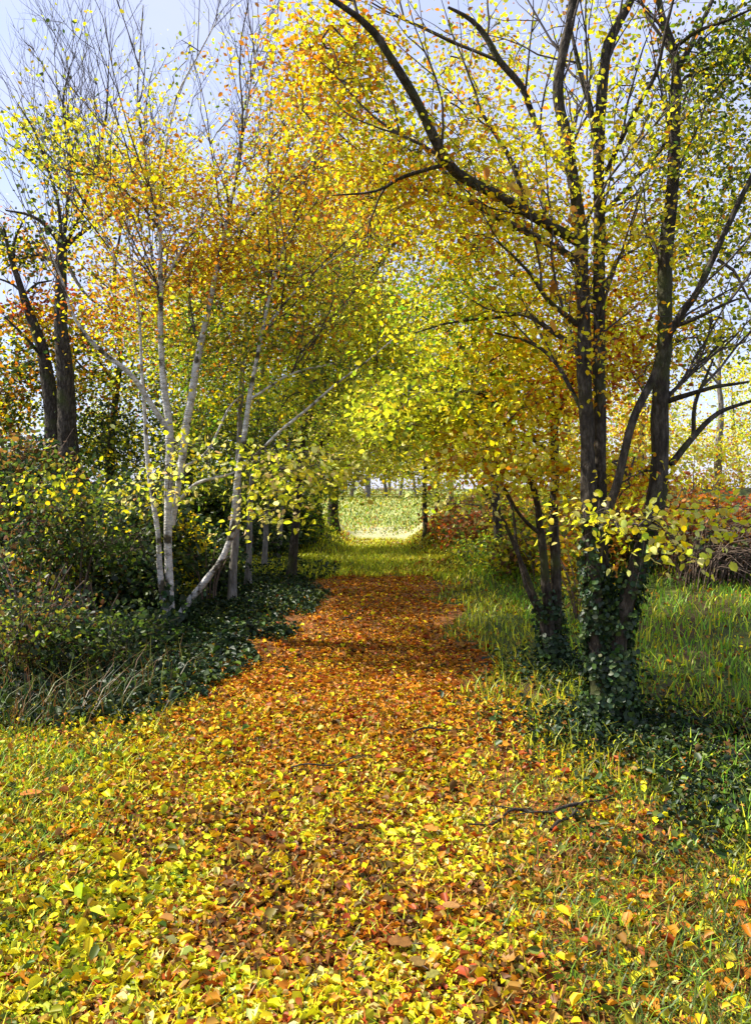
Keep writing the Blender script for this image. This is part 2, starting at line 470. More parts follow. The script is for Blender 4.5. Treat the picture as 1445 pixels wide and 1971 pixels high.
# dark ivy carpet of the left bank, round the feet of the right trees, and in place of shade
pp = []
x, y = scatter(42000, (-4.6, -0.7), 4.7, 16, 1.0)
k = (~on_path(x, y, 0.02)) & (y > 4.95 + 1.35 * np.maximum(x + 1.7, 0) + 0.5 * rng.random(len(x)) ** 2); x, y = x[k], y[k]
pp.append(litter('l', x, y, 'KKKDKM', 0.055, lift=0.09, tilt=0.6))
x, y = np.r_[rng.normal(1.75, .5, 9000), rng.uniform(.75, 2.6, 8000)], np.r_[rng.normal(4.8, .6, 9000), rng.uniform(3.3, 5.4, 8000)]  # dense dark leaves standing in for the shade below the big tree
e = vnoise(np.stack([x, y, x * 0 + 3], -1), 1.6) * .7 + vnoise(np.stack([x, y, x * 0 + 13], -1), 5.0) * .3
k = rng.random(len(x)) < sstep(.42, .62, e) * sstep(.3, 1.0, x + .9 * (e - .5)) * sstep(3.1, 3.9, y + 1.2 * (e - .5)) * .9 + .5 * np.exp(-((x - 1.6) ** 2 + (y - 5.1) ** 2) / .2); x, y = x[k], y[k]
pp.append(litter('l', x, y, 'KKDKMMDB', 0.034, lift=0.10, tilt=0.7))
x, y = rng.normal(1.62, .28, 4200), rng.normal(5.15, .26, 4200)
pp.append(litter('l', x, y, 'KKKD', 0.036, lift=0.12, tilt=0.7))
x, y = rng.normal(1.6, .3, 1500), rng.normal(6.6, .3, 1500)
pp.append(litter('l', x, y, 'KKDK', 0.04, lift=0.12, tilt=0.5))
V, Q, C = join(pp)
o = mesh_quads('ground_ivy_and_shade', V, Q, M_IVY, None, C); o['kind'] = 'stuff'
o['label'] = 'dark green ivy over the shaded bank, and in place of shade before the big tree'; o['category'] = 'ivy'

# ---------------------------------------------------------------- trees
def bez(a, c, b, k):
    t = np.linspace(0, 1, k)[:, None]
    return (1 - t) ** 2 * a + 2 * t * (1 - t) * c + t ** 2 * b

class Tree:
    def __init__(s, name, label, cat, base, bark, group=None):
        s.base = np.asarray(base, float)
        s.base[2] = float(gh(s.base[0], s.base[1])) - 0.03
        s.root = root(name, label, cat, s.base, group)
        s.bark = bark
        s.nodes = []          # skeleton points
        s.tip = []            # (point, direction, radius) along the stems, for shoots
        s.tw = Tubes()
        s.L = []
        s.lines = []
    def stem(s, pts, rad, name='stem', sides=10, step=0.10, rough=0.12, wob=0.012, flare=False):
        p, r = resample(pts, rad, step)
        q = p + 0
        amp = wob * np.minimum(1, r / 0.04)
        for i in range(3):
            q[1:-1, i] += (vnoise(p[1:-1] + 13.7 * i, 3.0) - 0.5) * 2 * amp[1:-1]
        if flare:
            hgt = np.maximum(q[:, 2] - s.base[2], 0)
            r = r * (1 + 0.5 * np.exp(-hgt / 0.15))
        t = Tubes(); t.add(q, r, sides, rough)
        t.build(name, s.bark, s.root)
        s.nodes.append(q); s.lines.append((q, r))
        return q
    def px(s, d, pts, name='stem', **kw):
        """stem traced as (u, v, width in px[, extra metres of depth])"""
        P3 = [P(a[0], a[1], d + (a[3] if len(a) > 3 else 0)) for a in pts]
        R = [a[2] * 0.5 * (d + (a[3] if len(a) > 3 else 0)) / F for a in pts]
        return s.stem(P3, R, name, **kw)
    def shoot(s, p, d, length, r, lvl=0, up=0.25, leaf=0.0, mix='Y', n_side=3):
        k = 7
        pts = [p]; dd = nrm(d)
        for i in range(k - 1):
            dd = nrm(dd + 0.13 * rng.normal(size=3) + np.array([0, 0, up * 0.18]))
            pts.append(pts[-1] + dd * length / (k - 1))
        pts = np.array(pts)
        s.tw.add(pts, np.linspace(r, r * 0.25, k), 4 if r > 0.006 else 3)
        s.nodes.append(pts[2:])
        if lvl > 0:
            for j in range(n_side):
                i = rng.integers(1, k - 1)
                t = nrm(pts[i + 1] - pts[i])
                side = nrm(np.cross(t, rng.normal(size=3)))
                s.shoot(pts[i], nrm(t + side * (0.45 + 0.4 * rng.random())), length * (0.4 + 0.25 * rng.random()), r * 0.55, lvl - 1, up, leaf, mix, n_side)
    def shoots(s, n, length, r, zmin=2.0, spread=0.7, up=0.3, lvl=1, rmax=0.06, n_side=3, xr=None):
        pool = [(q[i], nrm(q[min(i + 1, len(q) - 1)] - q[max(i - 1, 0)]), rr[i]) for q, rr in s.lines for i in range(len(q)) if q[i][2] > zmin and rr[i] < rmax and (xr is None or xr[0] < q[i][0] < xr[1])]
        if not pool: return
        for _ in range(n):
            p, t, rr = pool[rng.integers(len(pool))]
            side = nrm(np.cross(t, rng.normal(size=3)))
            s.shoot(p, nrm(t * 0.8 + side * spread * (0.5 + rng.random()) + np.array([0, 0, up])), length * (0.5 + 0.8 * rng.random()), min(r, rr * 0.8) * (0.7 + 0.5 * rng.random()), lvl, up, n_side=n_side)
    def spray_points(s, clumps):
        """clumps: (u, v, ru, rv, depth, depth radius, sprays, colour mix)"""
        pts, mixes = [], []
        for (u, v, ru, rv, d, rd, n, mix) in clumps:
            m = int(n * 1.9)
            q = rng.normal(size=(m, 3)) * 0.52
            q = q[np.linalg.norm(q, axis=1) < 1.25]
            dd = d + q[:, 2] * rd
            w = np.stack([(u + q[:, 0] * ru - U0) * d / F, dd, EYE + (V0 - (v + q[:, 1] * rv)) * d / F], -1)
            keep = vnoise(w + 31.7, 1.25) + 0.4 * vnoise(w, 3.1) > 0.60
            w = w[keep][:n]
            w = w[w[:, 2] > gh(w[:, 0], w[:, 1]) + 0.12]
            pts.append(w); mixes += [mix] * len(w)
        return np.vstack(pts), mixes
    def crown(s, clumps, leaves=42, size=0.06, spread=0.17, kind=6, twig=True, flat=0.5, maxreach=3.5, up=0.7):
        S, mixes = s.spray_points(clumps)
        s.sprays(S, mixes, leaves, size, spread, kind, twig, flat, up)
    def sprays(s, S, mixes, leaves, size, spread, kind=6, twig=True, flat=0.5, up=0.7):
        if len(S) == 0: return
        mixes = np.array(mixes, dtype=object)
        if twig:
            nodes = np.vstack(s.nodes)
            dist = np.array([((nodes - q) ** 2).sum(1).min() for q in S])
            order = np.argsort(dist)
            arr = np.empty((len(nodes) + len(S) * 4, 3)); arr[:len(nodes)] = nodes
            cnt = len(nodes)
            own = np.full(len(arr), -1)
            par = np.full(len(S), -1); load = np.ones(len(S)); curves = []
            for i in order:
                q = S[i]
                j = int(((arr[:cnt] - q) ** 2 * np.array([1, 1, 1.3])).sum(1).argmin())
                a = arr[j]; par[i] = own[j]
                ln = np.linalg.norm(q - a)
                c = (a + q) / 2 + rng.normal(size=3) * 0.12 * ln + np.array([0, 0, 0.14 * ln])
                cv = bez(a, c, q, 6)
                curves.append((i, cv))
                arr[cnt:cnt + 4] = cv[2:]; own[cnt:cnt + 4] = i
                cnt += 4
            for i in order[::-1]:
                if par[i] >= 0: load[par[i]] += load[i]
            for i, cv in curves:
                r0 = min(0.0022 * load[i] ** 0.45 + 0.0006, 0.022); 
                r1 = max(r0 * 0.55, 0.0014)
                s.tw.add(cv, np.linspace(r0, r1, 6), 4 if r0 > 0.005 else 3)
                for _ in range(2):                                  # side twigs carrying the spray
                    e = S[i] + rng.normal(size=3) * spread * np.array([1, 1, flat])
                    s.tw.add(bez(cv[3], (cv[4] + e) / 2, e, 3), [0.0018, 0.0013, 0.0009], 3)
        n = (leaves * (0.5 + rng.random(len(S)))).astype(int)
        idx = np.repeat(np.arange(len(S)), n)
        N_ = len(idx)
        off = rng.normal(size=(N_, 3)) * spread * np.array([1, 1, flat])
        C = S[idx] + off
        zmin = gh(C[:, 0], C[:, 1]) + 0.02
        C[:, 2] = np.maximum(C[:, 2], zmin)
        tilt = nrm(rng.normal(size=(len(S), 3)) * 0.6 + np.array([0, 0, up]))[idx]
        Nn = tilt + rng.normal(size=(N_, 3)) * 0.55
        ax = off + rng.normal(size=(N_, 3)) * spread * 0.8 + np.array([0, 0, -0.06])
        col = np.empty((N_, 3))
        for mname in set(mixes):
            k = mixes[idx] == mname
            lab = idx[k]
            _, lab = np.unique(lab, return_inverse=True)
            col[k] = colours(mname, k.sum(), lab)
        sz = size * (0.65 + 0.7 * rng.random(N_))
        s.L.append(leaf_arrays(C, Nn, sz, col, kind, axis=ax))
    def ivy(s, lo, hi, n, thick=0.06, size=0.06, mix='KKKDK', stems=None):
        C, N = [], []
        tot = []
        for q, r in (s.lines if stems is None else [s.lines[i] for i in stems]):
            k = (q[:, 2] > s.base[2] + lo) & (q[:, 2] < s.base[2] + hi)
            if k.sum() > 1: tot.append((q[k], r[k]))
        w = np.array([len(q) * r.mean() for q, r in tot]); w = (w / w.sum() * n).astype(int)
        for (q, r), m in zip(tot, w):
            i = rng.integers(0, len(q), m); a = rng.random(m) * 2 * np.pi
            d = np.stack([np.cos(a), np.sin(a), np.zeros(m)], -1)
            hfrac = (q[i, 2] - s.base[2] - lo) / (hi - lo)
            lump = vnoise(q[i] * 1.0 + d * .25, 5.0) ** 2 * 1.6
            c = q[i] + d * (r[i] + thick * lump * (.3 + rng.random(m)) * (1 - 0.55 * hfrac) + .05 * np.exp(-(q[i, 2] - s.base[2]) / .12))[:, None] + rng.normal(size=(m, 3)) * 0.018
            k0 = vnoise(q[i] + d * .2, 7.0) > .22 + .33 * hfrac
            k = k0 & (rng.random(m) > hfrac ** 2)
            C.append(c[k]); N.append((d + 0.5 * rng.normal(size=(m, 3)) + np.array([0, 0, .25]))[k])
        C = np.vstack(C); N = np.vstack(N)
        C[:, 2] = np.maximum(C[:, 2], gh(C[:, 0], C[:, 1]) + 0.02)
        col = colours(mix, len(C))
        V, Q, cc = leaf_arrays(C, N, size * (0.6 + 0.8 * rng.random(len(C))), col, 6, width=1.3)
        mesh_quads('ivy', V, Q, M_IVY, s.root, cc)
    def done(s, crown_name='crown', twig_mat=None, leafmat=None):
        if s.tw.V:
            tv, tq = np.vstack(s.tw.V), np.vstack(s.tw.Q)
            s.L.append((tv, tq, np.full((len(tv), 3), .05)))
        V, Q, C = join(s.L)
        o = mesh_quads(crown_name, V, Q, leafmat or M_LEAF, s.root, C)
        if s.tw.V:
            o.data.materials.append(twig_mat or M_TWIG)
            mi = np.zeros(len(Q), np.int32); mi[-len(tq):] = 1
            o.data.polygons.foreach_set('material_index', mi)
        return s.root

# --- the big many-stemmed tree at the right of the path
D = 5.2
t1 = Tree('maple_tree', 'tall dark many-stemmed tree with ivy round its foot, right beside the path', 'tree', P(1180, 1400, D), M_DARK)
t1.px(D, [(1160, 1425, 54), (1155, 1330, 36), (1148, 1220, 32), (1139, 1100, 31), (1132, 950, 29), (1126, 800, 27), (1122, 660, 27), (1119, 520, 26), (1115, 430, 25), (1093, 280, 22), (1074, 190, 20), (1079, 120, 19), (1102, 0, 18), (1112, -150, 14), (1108, -320, 9), (1120, -450, 4)], 'trunk', sides=14, step=.05, rough=.2, flare=True)
t1.px(D, [(1174, 1425, 44, .05), (1170, 1320, 30, .06), (1165, 1220, 26, .07), (1158, 1100, 23, .08), (1156, 950, 22, .08), (1153, 800, 23, .08), (1152, 660, 23, .06), (1154, 475, 23, .05), (1152, 300, 21, .02), (1162, 125, 20, 0), (1182, 60, 19, 0), (1214, 0, 16, 0), (1260, -120, 11, .1), (1290, -300, 5, .2)], sides=12, step=.05, rough=.18)
t1.px(D, [(1186, 1425, 52, -.03), (1185, 1320, 36, -.04), (1193, 1215, 35, -.05), (1219, 1110, 36, -.04), (1245, 1030, 35, 0), (1263, 955, 35, .03), (1268, 880, 34, .05), (1268, 780, 32, .05), (1277, 660, 29, .05), (1279, 500, 28, .03), (1288, 400, 26, 0), (1297, 250, 20, 0), (1299, 130, 18, 0), (1290, 80, 15, 0), (1277, 45, 13, 0), (1268, 0, 12, 0), (1260, -120, 9, 0), (1275, -300, 4, 0)], sides=12, step=.05, rough=.18)
t1.px(D, [(1150, 1090, 18, -.02), (1162, 1010, 16, -.08), (1187, 930, 17, -.12), (1203, 855, 16, -.14), (1222, 795, 15, -.14), (1257, 725, 15, -.15), (1292, 632, 15, -.2), (1342, 560, 13, -.3), (1382, 475, 12, -.35), (1422, 385, 11, -.4), (1450, 330, 9, -.4), (1480, 200, 5, -.4)], sides=9, step=.05)
B1 = [
    [(1116, 470, 19), (1062, 437, 20, -.1), (972, 382, 20, -.3), (877, 330, 21, -.5), (838, 272, 20, -.6), (802, 195, 19, -.7), (762, 125, 17, -.8), (722, 62, 15, -.85), (690, 32, 13, -.9), (635, -5, 10, -.95), (560, -60, 6, -1.0)],
    [(1118, 505, 14), (1060, 472, 14, .1), (972, 426, 14, .2), (907, 390, 13, .3), (838, 367, 11, .4), (787, 360, 9, .4), (745, 370, 6, .5), (700, 392, 3, .5)],
    [(850, 318, 9, -.52), (777, 340, 7, -.4), (722, 368, 5, -.35), (640, 376, 2.5, -.3)],
    [(1014, 405, 10, -.15), (983, 310, 10, -.1), (948, 250, 8, 0), (925, 215, 6, 0), (902, 188, 4, 0)],
    [(1095, 335, 12), (1052, 282, 9, .2), (1022, 216, 12, .3), (1002, 165, 12, .3), (962, 118, 13, .3), (937, 75, 12, .3), (907, 40, 9, .3), (862, 14, 5, .3)],
    [(962, 118, 7, .3), (912, 98, 6, .3), (872, 82, 7, .25), (817, 55, 6, .2), (760, 30, 4, .1), (715, 5, 3, .1)],
    [(1152, 330, 13, .02), (1139, 225, 12, .1), (1117, 140, 10, .2), (1104, 85, 7, .2), (1090, 10, 4, .3)],
    [(1166, 330, 9), (1222, 215, 9, -.2), (1262, 140, 8, -.3), (1278, 70, 6, -.4), (1300, -20, 4, -.5)],
    [(1160, 410, 9, .1), (1222, 345, 9, .3), (1287, 270, 8, .4), (1322, 220, 7, .5), (1377, 170, 5, .6), (1420, 130, 3, .7)],
    [(1299, 135, 12), (1330, 85, 11, .1), (1370, 0, 8, .2), (1400, -60, 5, .2)],
    [(1294, 95, 8), (1340, 60, 7, -.2), (1400, 38, 6, -.3), (1450, 15, 4, -.4)],
    [(1298, 260, 9), (1310, 160, 7, .1), (1345, 140, 7, .2), (1400, 115, 6, .3), (1450, 92, 4, .4)],
    [(1290, 895, 14, .05), (1332, 842, 12, .1), (1382, 795, 9, .2), (1445, 772, 6, .2)],
    [(1334, 838, 9, .1), (1337, 778, 8, .1), (1357, 730, 6, .1), (1372, 690, 4, .1)],
    [(1286, 772, 12, .05), (1322, 760, 10, -.1), (1372, 745, 8, -.2), (1440, 735, 5, -.3)],
    [(1284, 765, 8, .05), (1342, 705, 7, .2), (1387, 662, 5, .3), (1420, 640, 3, .3)],
    [(1294, 630, 9, -.2), (1340, 612, 8, -.3), (1380, 592, 6, -.4), (1420, 575, 4, -.4)],
    [(1380, 500, 7, -.35), (1410, 520, 6, -.4), (1440, 575, 4, -.5), (1460, 600, 3, -.5)],
    [(1118, 670, 13), (1072, 646, 11, .2), (1032, 616, 9, .3), (997, 603, 8, .4), (962, 610, 6, .5), (872, 620, 5, .6), (800, 640, 3, .7)],
    [(1110, 625, 11), (1052, 575, 9, -.2), (1022, 530, 7, -.3), (985, 490, 5, -.4), (950, 460, 3, -.5)],
    [(1160, 560, 8, .1), (1200, 480, 7, .3), (1240, 430, 5, .5), (1290, 400, 3, .6)],
    [(1120, 790, 9), (1070, 700, 8, .3), (1020, 660, 6, .5), (950, 640, 4, .6)],
]
for b in B1:
    t1.px(D, b, 'branch', sides=7, step=.06)
t1.shoots(90, 0.9, 0.010, zmin=2.2, lvl=1, rmax=0.05)
t1.crown([
    (740, 170, 130, 150, 5.3, .8, 120, 'YYYOLOG'), (640, 120, 110, 110, 5.3, .8, 70, 'YYOOL'), (880, 90, 140, 90, 5.5, .8, 90, 'YYLGO'),
    (880, 240, 150, 120, 5.5, .8, 120, 'YYLOG'), (1000, 120, 110, 120, 5.8, .9, 90, 'YYLOG'), (1010, 290, 110, 120, 5.8, .9, 70, 'YYLLO'),
    (1150, 120, 100, 120, 5.9, .8, 70, 'YYOGL'), (1230, 300, 120, 140, 6.0, .8, 100, 'YYGOM'), (1360, 230, 110, 120, 6.0, .9, 110, 'DMGYD'),
    (1390, 420, 90, 130, 6.0, .9, 90, 'DGMYL'), (1370, 110, 90, 70, 5.6, .9, 45, 'DGMG'), (1230, 520, 100, 110, 6.0, .8, 80, 'YYGLO'),
    (930, 470, 140, 90, 5.9, .9, 76, 'YLYLOG'), (1040, 560, 100, 90, 6.0, .9, 62, 'YLYLO'), (860, 600, 130, 80, 6.2, .9, 64, 'YLLGF'),
    (1180, 690, 90, 100, 6.0, .8, 70, 'YYOLR'), (1360, 640, 90, 90, 5.8, .8, 40, 'YLGM'), (1370, 850, 90, 70, 5.9, .9, 45, 'YLPP'),
    (1190, 900, 60, 70, 5.9, .6, 35, 'YLYO'), (780, 380, 110, 60, 5.6, .7, 60, 'YOYLG')], leaves=36, size=.036, spread=.17)
t1.crown([(740, 170, 140, 140, 4.7, .4, 34, 'YYOL'), (900, 270, 150, 120, 4.8, .4, 34, 'YLYO'), (1030, 250, 110, 160, 5.0, .3, 26, 'YLGY'), (1150, 300, 110, 180, 5.0, .3, 26, 'YLGY'), (1270, 300, 90, 200, 5.0, .3, 24, 'YGLM'), (960, 480, 130, 90, 5.0, .4, 26, 'YOLY'), (1160, 620, 120, 160, 5.0, .3, 26, 'YLYO'), (820, 60, 150, 70, 4.8, .4, 22, 'YYLO')], leaves=26, size=.034, spread=.15)
# a few big orange leaves hanging on nearer twigs
t1.crown([(760, 150, 150, 150, 4.5, .4, 20, 'OOYT'), (900, 330, 150, 120, 4.7, .4, 12, 'OTY'), (1000, 500, 150, 140, 4.9, .3, 9, 'OTL')], leaves=2, size=.068, spread=.06)
# low sprays of pale leaves in front of the right stem
t1.crown([(1150, 1000, 90, 35, 4.9, .3, 12, 'PLLY'), (1270, 1025, 60, 45, 4.8, .3, 22, 'LLPY'), (1370, 990, 60, 40, 5.0, .3, 14, 'PLY'), (1330, 1060, 40, 25, 4.8, .3, 7, 'LPL')], leaves=11, size=.050, spread=.14)
t1.ivy(-.02, 1.5, 21000, thick=.065, size=.034, mix='KKKDDK')
t1.done()

# --- slimmer tree just behind it
D = 6.7
t2 = Tree('young_tree', 'slim dark tree forking low, between the path and the ivy-footed tree', 'tree', P(1074, 1300, D), M_DARK)
t2.px(D, [(1074, 1318, 34), (1069, 1230, 26), (1067, 1150, 22), (1067, 1090, 20), (1064, 1000, 18), (1067, 900, 16), (1067, 820, 15), (1087, 765, 11), (1104, 725, 9), (1110, 640, 7), (1120, 540, 4)], 'trunk', sides=11, step=.06, rough=.18, flare=True)
t2.px(D, [(1068, 1310, 28, -.04), (1056, 1200, 20, -.05), (1048, 1125, 18, -.05), (1042, 1040, 15, -.05), (1032, 960, 12, -.1), (1002, 880, 10, -.2), (972, 815, 8, -.3), (937, 765, 7, -.4), (887, 752, 6, -.5), (830, 745, 4, -.6), (787, 752, 3, -.7)], sides=9, step=.06)
t2.px(D, [(1064, 1300, 20, -.08), (1049, 1225, 14, -.08), (1032, 1160, 11, -.1), (1002, 1080, 9, -.15), (972, 1010, 7, -.2), (942, 960, 6, -.2), (917, 922, 4, -.2), (890, 890, 3, -.2)], sides=8, step=.06)
t2.px(D, [(1040, 1190, 9, -.1), (1012, 1130, 7, 0), (996, 1060, 6, .1), (985, 980, 5, .2), (962, 930, 3, .3)], sides=7, step=.06)
for b in [[(1067, 830, 14), (1052, 775, 11, .1), (1002, 725, 8, .2), (952, 700, 6, .3), (905, 695, 3, .4)], [(1067, 880, 10), (1030, 850, 8, .2), (985, 830, 6, .4), (925, 838, 4, .5)],
          [(1066, 800, 9), (1058, 700, 7, .2), (1030, 620, 5, .3), (1000, 560, 3, .3)], [(1042, 1030, 9, -.05), (1000, 990, 7, -.2), (960, 920, 4, -.3)], [(1090, 760, 8), (1150, 690, 6, .2), (1190, 640, 3, .3)]]:
    t2.px(D, b, 'branch', sides=7, step=.06)
t2.crown([(960, 690, 110, 60, 6.6, .8, 70, 'YYLOG'), (870, 790, 100, 70, 6.4, .8, 80, 'GLGMY'), (770, 790, 90, 70, 6.3, .8, 70, 'GMGLL'), (1000, 800, 80, 60, 6.6, .8, 50, 'YYLO'),
          (1030, 900, 80, 60, 6.6, .7, 50, 'YYOLP'), (930, 880, 90, 50, 6.4, .7, 55, 'YLPLO'), (1100, 740, 80, 80, 6.8, .8, 45, 'YYOR'), (1110, 880, 50, 80, 6.9, .6, 30, 'YLO')],
         leaves=32, size=.046, spread=.15)
t2.crown([(960, 985, 90, 40, 6.2, .5, 16, 'PPL')], leaves=9, size=.052, spread=.14)
t2.ivy(0, .75, 3000, thick=.07, size=.036)
t2.done()

# --- pale stems on the left bank
D = 8.5
t3 = Tree('birch_tree', 'pale many-stemmed tree with white curving stems on the dark left bank', 'tree', P(335, 1205, D), M_PALE)
t3.px(D, [(332, 1225, 22.7), (327, 1150, 16.6), (325, 1080, 15.1), (325, 950, 15.9), (327, 850, 15.9), (320, 775, 13.6), (313, 700, 11.4), (310, 600, 9.86), (310, 500, 8.32), (308, 440, 7.57), (300, 395, 6.05), (290, 340, 5.3), (272, 250, 4.54), (265, 190, 3.78), (270, 100, 3.03), (276, 10, 2.27)], 'trunk', sides=11, step=.08, flare=True)
t3.px(D, [(330, 1222, 16.6, -.05), (316, 1160, 12.1, -.08), (308, 1100, 11.4, -.1), (307, 1040, 9.86, -.1), (296, 970, 9.06, -.05), (285, 895, 8.32, 0), (280, 815, 7.57, 0), (274, 715, 6.05, 0), (268, 600, 4.54, 0), (250, 480, 3.03, 0), (245, 380, 2.27, 0)], sides=9, step=.08)
t3.px(D, [(332, 1010, 10.6), (343, 940, 11.4, -.1), (350, 880, 13.6, -.12), (356, 825, 15.1, -.12), (372, 740, 14.3, -.1), (386, 665, 12.8, 0), (401, 595, 10.6, .05), (425, 480, 8.32, .1), (455, 340, 6.05, .2), (478, 190, 3.78, .3), (500, 60, 2.27, .3)], sides=10, step=.08)
t3.px(D, [(340, 1215, 19.7, -.02), (356, 1170, 14.3, -.1), (390, 1128, 12.8, -.2), (424, 1080, 12.1, -.3), (444, 1030, 11.4, -.3), (452, 970, 11.4, -.3), (460, 900, 11.4, -.3), (470, 835, 10.6, -.25), (482, 755, 9.06, -.2), (502, 650, 6.81, -.1), (532, 520, 5.3, 0), (575, 380, 3.78, 0), (610, 240, 2.27, 0)], sides=10, step=.08)
for b in [[(326, 835, 11.4), (280, 760, 10.6, -.1), (248, 718, 9.86, -.2), (200, 680, 9.06, -.3), (165, 645, 7.57, -.4), (138, 600, 6.05, -.4), (122, 545, 4.54, -.4), (100, 490, 3.03, -.4), (75, 430, 2.27, -.4)],
          [(460, 905, 7.57, -.3), (500, 870, 6.81, -.4), (540, 830, 6.05, -.5), (590, 790, 6.05, -.6), (645, 740, 4.54, -.7), (700, 700, 3.03, -.8), (760, 650, 2.27, -.8)],
          [(344, 965, 7.57, -.08), (380, 930, 6.81, -.2), (445, 912, 5.3, -.2), (500, 880, 3.03, -.1)], [(352, 900, 6.05, -.12), (400, 868, 5.3, 0), (438, 790, 3.78, .1), (465, 760, 2.27, .2)],
          [(306, 420, 5.3), (320, 280, 4.54, .2), (330, 225, 3.78, .3), (345, 175, 3.78, .4), (380, 110, 3.03, .4), (428, 20, 1.89, .5)],
          [(300, 400, 4.54), (255, 330, 3.78, -.2), (215, 265, 3.03, -.3), (160, 195, 2.27, -.4), (90, 110, 1.51, -.5)],
          [(310, 560, 5.3), (350, 480, 4.54, .2), (400, 400, 3.78, .3), (460, 330, 3.03, .4), (540, 250, 2.27, .5)], [(310, 560, 4.54), (230, 510, 3.78, -.3), (190, 430, 3.03, -.4), (120, 330, 2.27, -.5), (60, 230, 1.51, -.5)],
          [(430, 470, 5.3, .1), (500, 400, 4.54, 0), (570, 330, 3.03, -.1), (650, 250, 1.89, -.2)], [(505, 640, 5.3, -.1), (570, 560, 4.54, -.2), (640, 500, 3.03, -.3), (720, 450, 2.27, -.4)],
          [(480, 770, 5.3, -.2), (560, 720, 4.54, -.3), (640, 700, 3.03, -.4)], [(268, 600, 3.78), (210, 560, 3.03, .3), (160, 530, 2.27, .5)]]:
    t3.px(D, b, 'branch', sides=7, step=.08)
t3.shoots(95, 1.7, 0.013, zmin=2.8, spread=.6, up=.5, lvl=2, rmax=.045, n_side=3)
t3.crown([(330, 260, 120, 130, 8.9, 1.0, 46, 'YLYO'), (190, 270, 100, 120, 9.0, 1.0, 26, 'YLYG'), (240, 430, 100, 80, 8.8, 1.0, 46, 'YLOY'), (440, 250, 150, 160, 8.8, 1.2, 70, 'YYOLG'), (560, 200, 110, 120, 8.8, 1.2, 60, 'YYOOG'), (560, 380, 140, 120, 8.8, 1.2, 130, 'YYYOOLO'), (330, 380, 130, 90, 8.8, 1.2, 70, 'YYLOO'),
          (330, 500, 150, 80, 8.8, 1.2, 110, 'YOOOYT'), (500, 500, 150, 80, 8.8, 1.2, 130, 'YYOOLT'), (230, 620, 80, 60, 9.0, 1.0, 50, 'OYOYR'), (460, 640, 150, 80, 8.8, 1.2, 120, 'YGGLOMM'),
          (600, 600, 120, 90, 8.8, 1.2, 110, 'YGGLOM'), (630, 740, 100, 60, 8.8, 1.0, 70, 'GLYGM'), (190, 330, 110, 120, 9.2, 1.2, 26, 'YDGL'), (190, 520, 60, 70, 9.2, 1.1, 22, 'YOLD'), (260, 160, 160, 110, 8.8, 1.2, 28, 'LYDG')],
         leaves=28, size=.046, spread=.22)
t3.crown([(330, 400, 260, 220, 7.9, .6, 26, 'OOTY'), (560, 430, 160, 180, 7.9, .6, 18, 'OTY')], leaves=2, size=.085, spread=.08)
t3.crown([(550, 900, 90, 50, 7.6, .5, 34, 'PLLG'), (640, 910, 80, 40, 7.6, .5, 30, 'PLLG'), (520, 985, 50, 25, 7.6, .4, 12, 'PL'), (380, 880, 80, 60, 7.9, .5, 14, 'YLP'), (310, 930, 60, 40, 7.9, .5, 10, 'PL')], leaves=13, size=.062, spread=.2)
t3.ivy(0, .5, 1200, thick=.10, size=.07)
t3.done()

# --- two dark trunks standing against the sky at the far left
D = 13.0
t4 = Tree('pollard_tree', 'upright dark trunk with a knobbly head of bare shoots against the left sky', 'tree', P(135, 1090, D), M_DARK, )
t4.px(D, [(140, 1120, 46), (135, 900, 40), (130, 840, 37), (125, 700, 30), (119, 640, 26), (118, 560, 22), (118, 500, 19), (121, 470, 20), (124, 455, 14)], 'trunk', sides=11, step=.12, flare=True)
for b in [[(120, 480, 10), (95, 440, 8, -.2), (60, 415, 6, -.3), (12, 405, 3, -.4)], [(120, 475, 9), (130, 400, 7, .2), (136, 300, 6, .2), (122, 200, 4, .2), (135, 130, 2, .2)], [(122, 475, 9), (150, 425, 7, -.3), (185, 320, 6, -.4), (205, 220, 4, -.5), (210, 120, 2, -.5)],
          [(123, 478, 9), (170, 440, 7, .2), (250, 390, 5, .3), (320, 330, 3, .4)], [(118, 520, 8), (80, 490, 6, .3), (40, 500, 4, .4), (5, 520, 2, .4)], [(120, 470, 8), (110, 380, 6, -.2), (70, 260, 4, -.3), (35, 200, 2, -.3)], [(124, 495, 8), (160, 560, 6, -.3), (210, 600, 4, -.5)]]:
    t4.px(D, b, 'branch', sides=6, step=.12)
t4.shoots(46, 2.0, .011, zmin=5.2, spread=.5, up=.6, lvl=2, rmax=.05, n_side=3)
t4.crown([(90, 300, 90, 120, 14.2, 1.2, 26, 'DYGL'), (190, 400, 100, 110, 14.2, 1.2, 36, 'YODL'), (60, 480, 60, 50, 14.2, 1.0, 22, 'DYDO'), (110, 620, 70, 60, 14.2, 1.0, 34, 'OYOR')], leaves=30, size=.085, spread=.26)
t4.done()
t5 = Tree('leaning_tree', 'dark trunk leaning left beside the knobbly headed one', 'tree', P(112, 1090, 13.4), M_DARK)
t5.px(13.4, [(118, 1120, 42), (108, 885, 36), (104, 840, 33), (95, 750, 27), (80, 665, 22), (55, 600, 17), (38, 545, 12), (20, 490, 8), (8, 440, 5)], 'trunk', sides=10, step=.12, flare=True)
for b in [[(60, 610, 8), (40, 560, 6), (10, 540, 4), (-25, 530, 3)], [(25, 505, 6), (30, 460, 5), (48, 420, 3)], [(85, 690, 8), (50, 650, 6, -.3), (10, 610, 4, -.4)], [(45, 570, 6), (75, 545, 5, .3), (100, 540, 3, .4)]]:
    t5.px(13.4, b, 'branch', sides=6, step=.12)
t5.shoots(16, 1.2, .009, zmin=4.2, up=.4, lvl=1, rmax=.05)
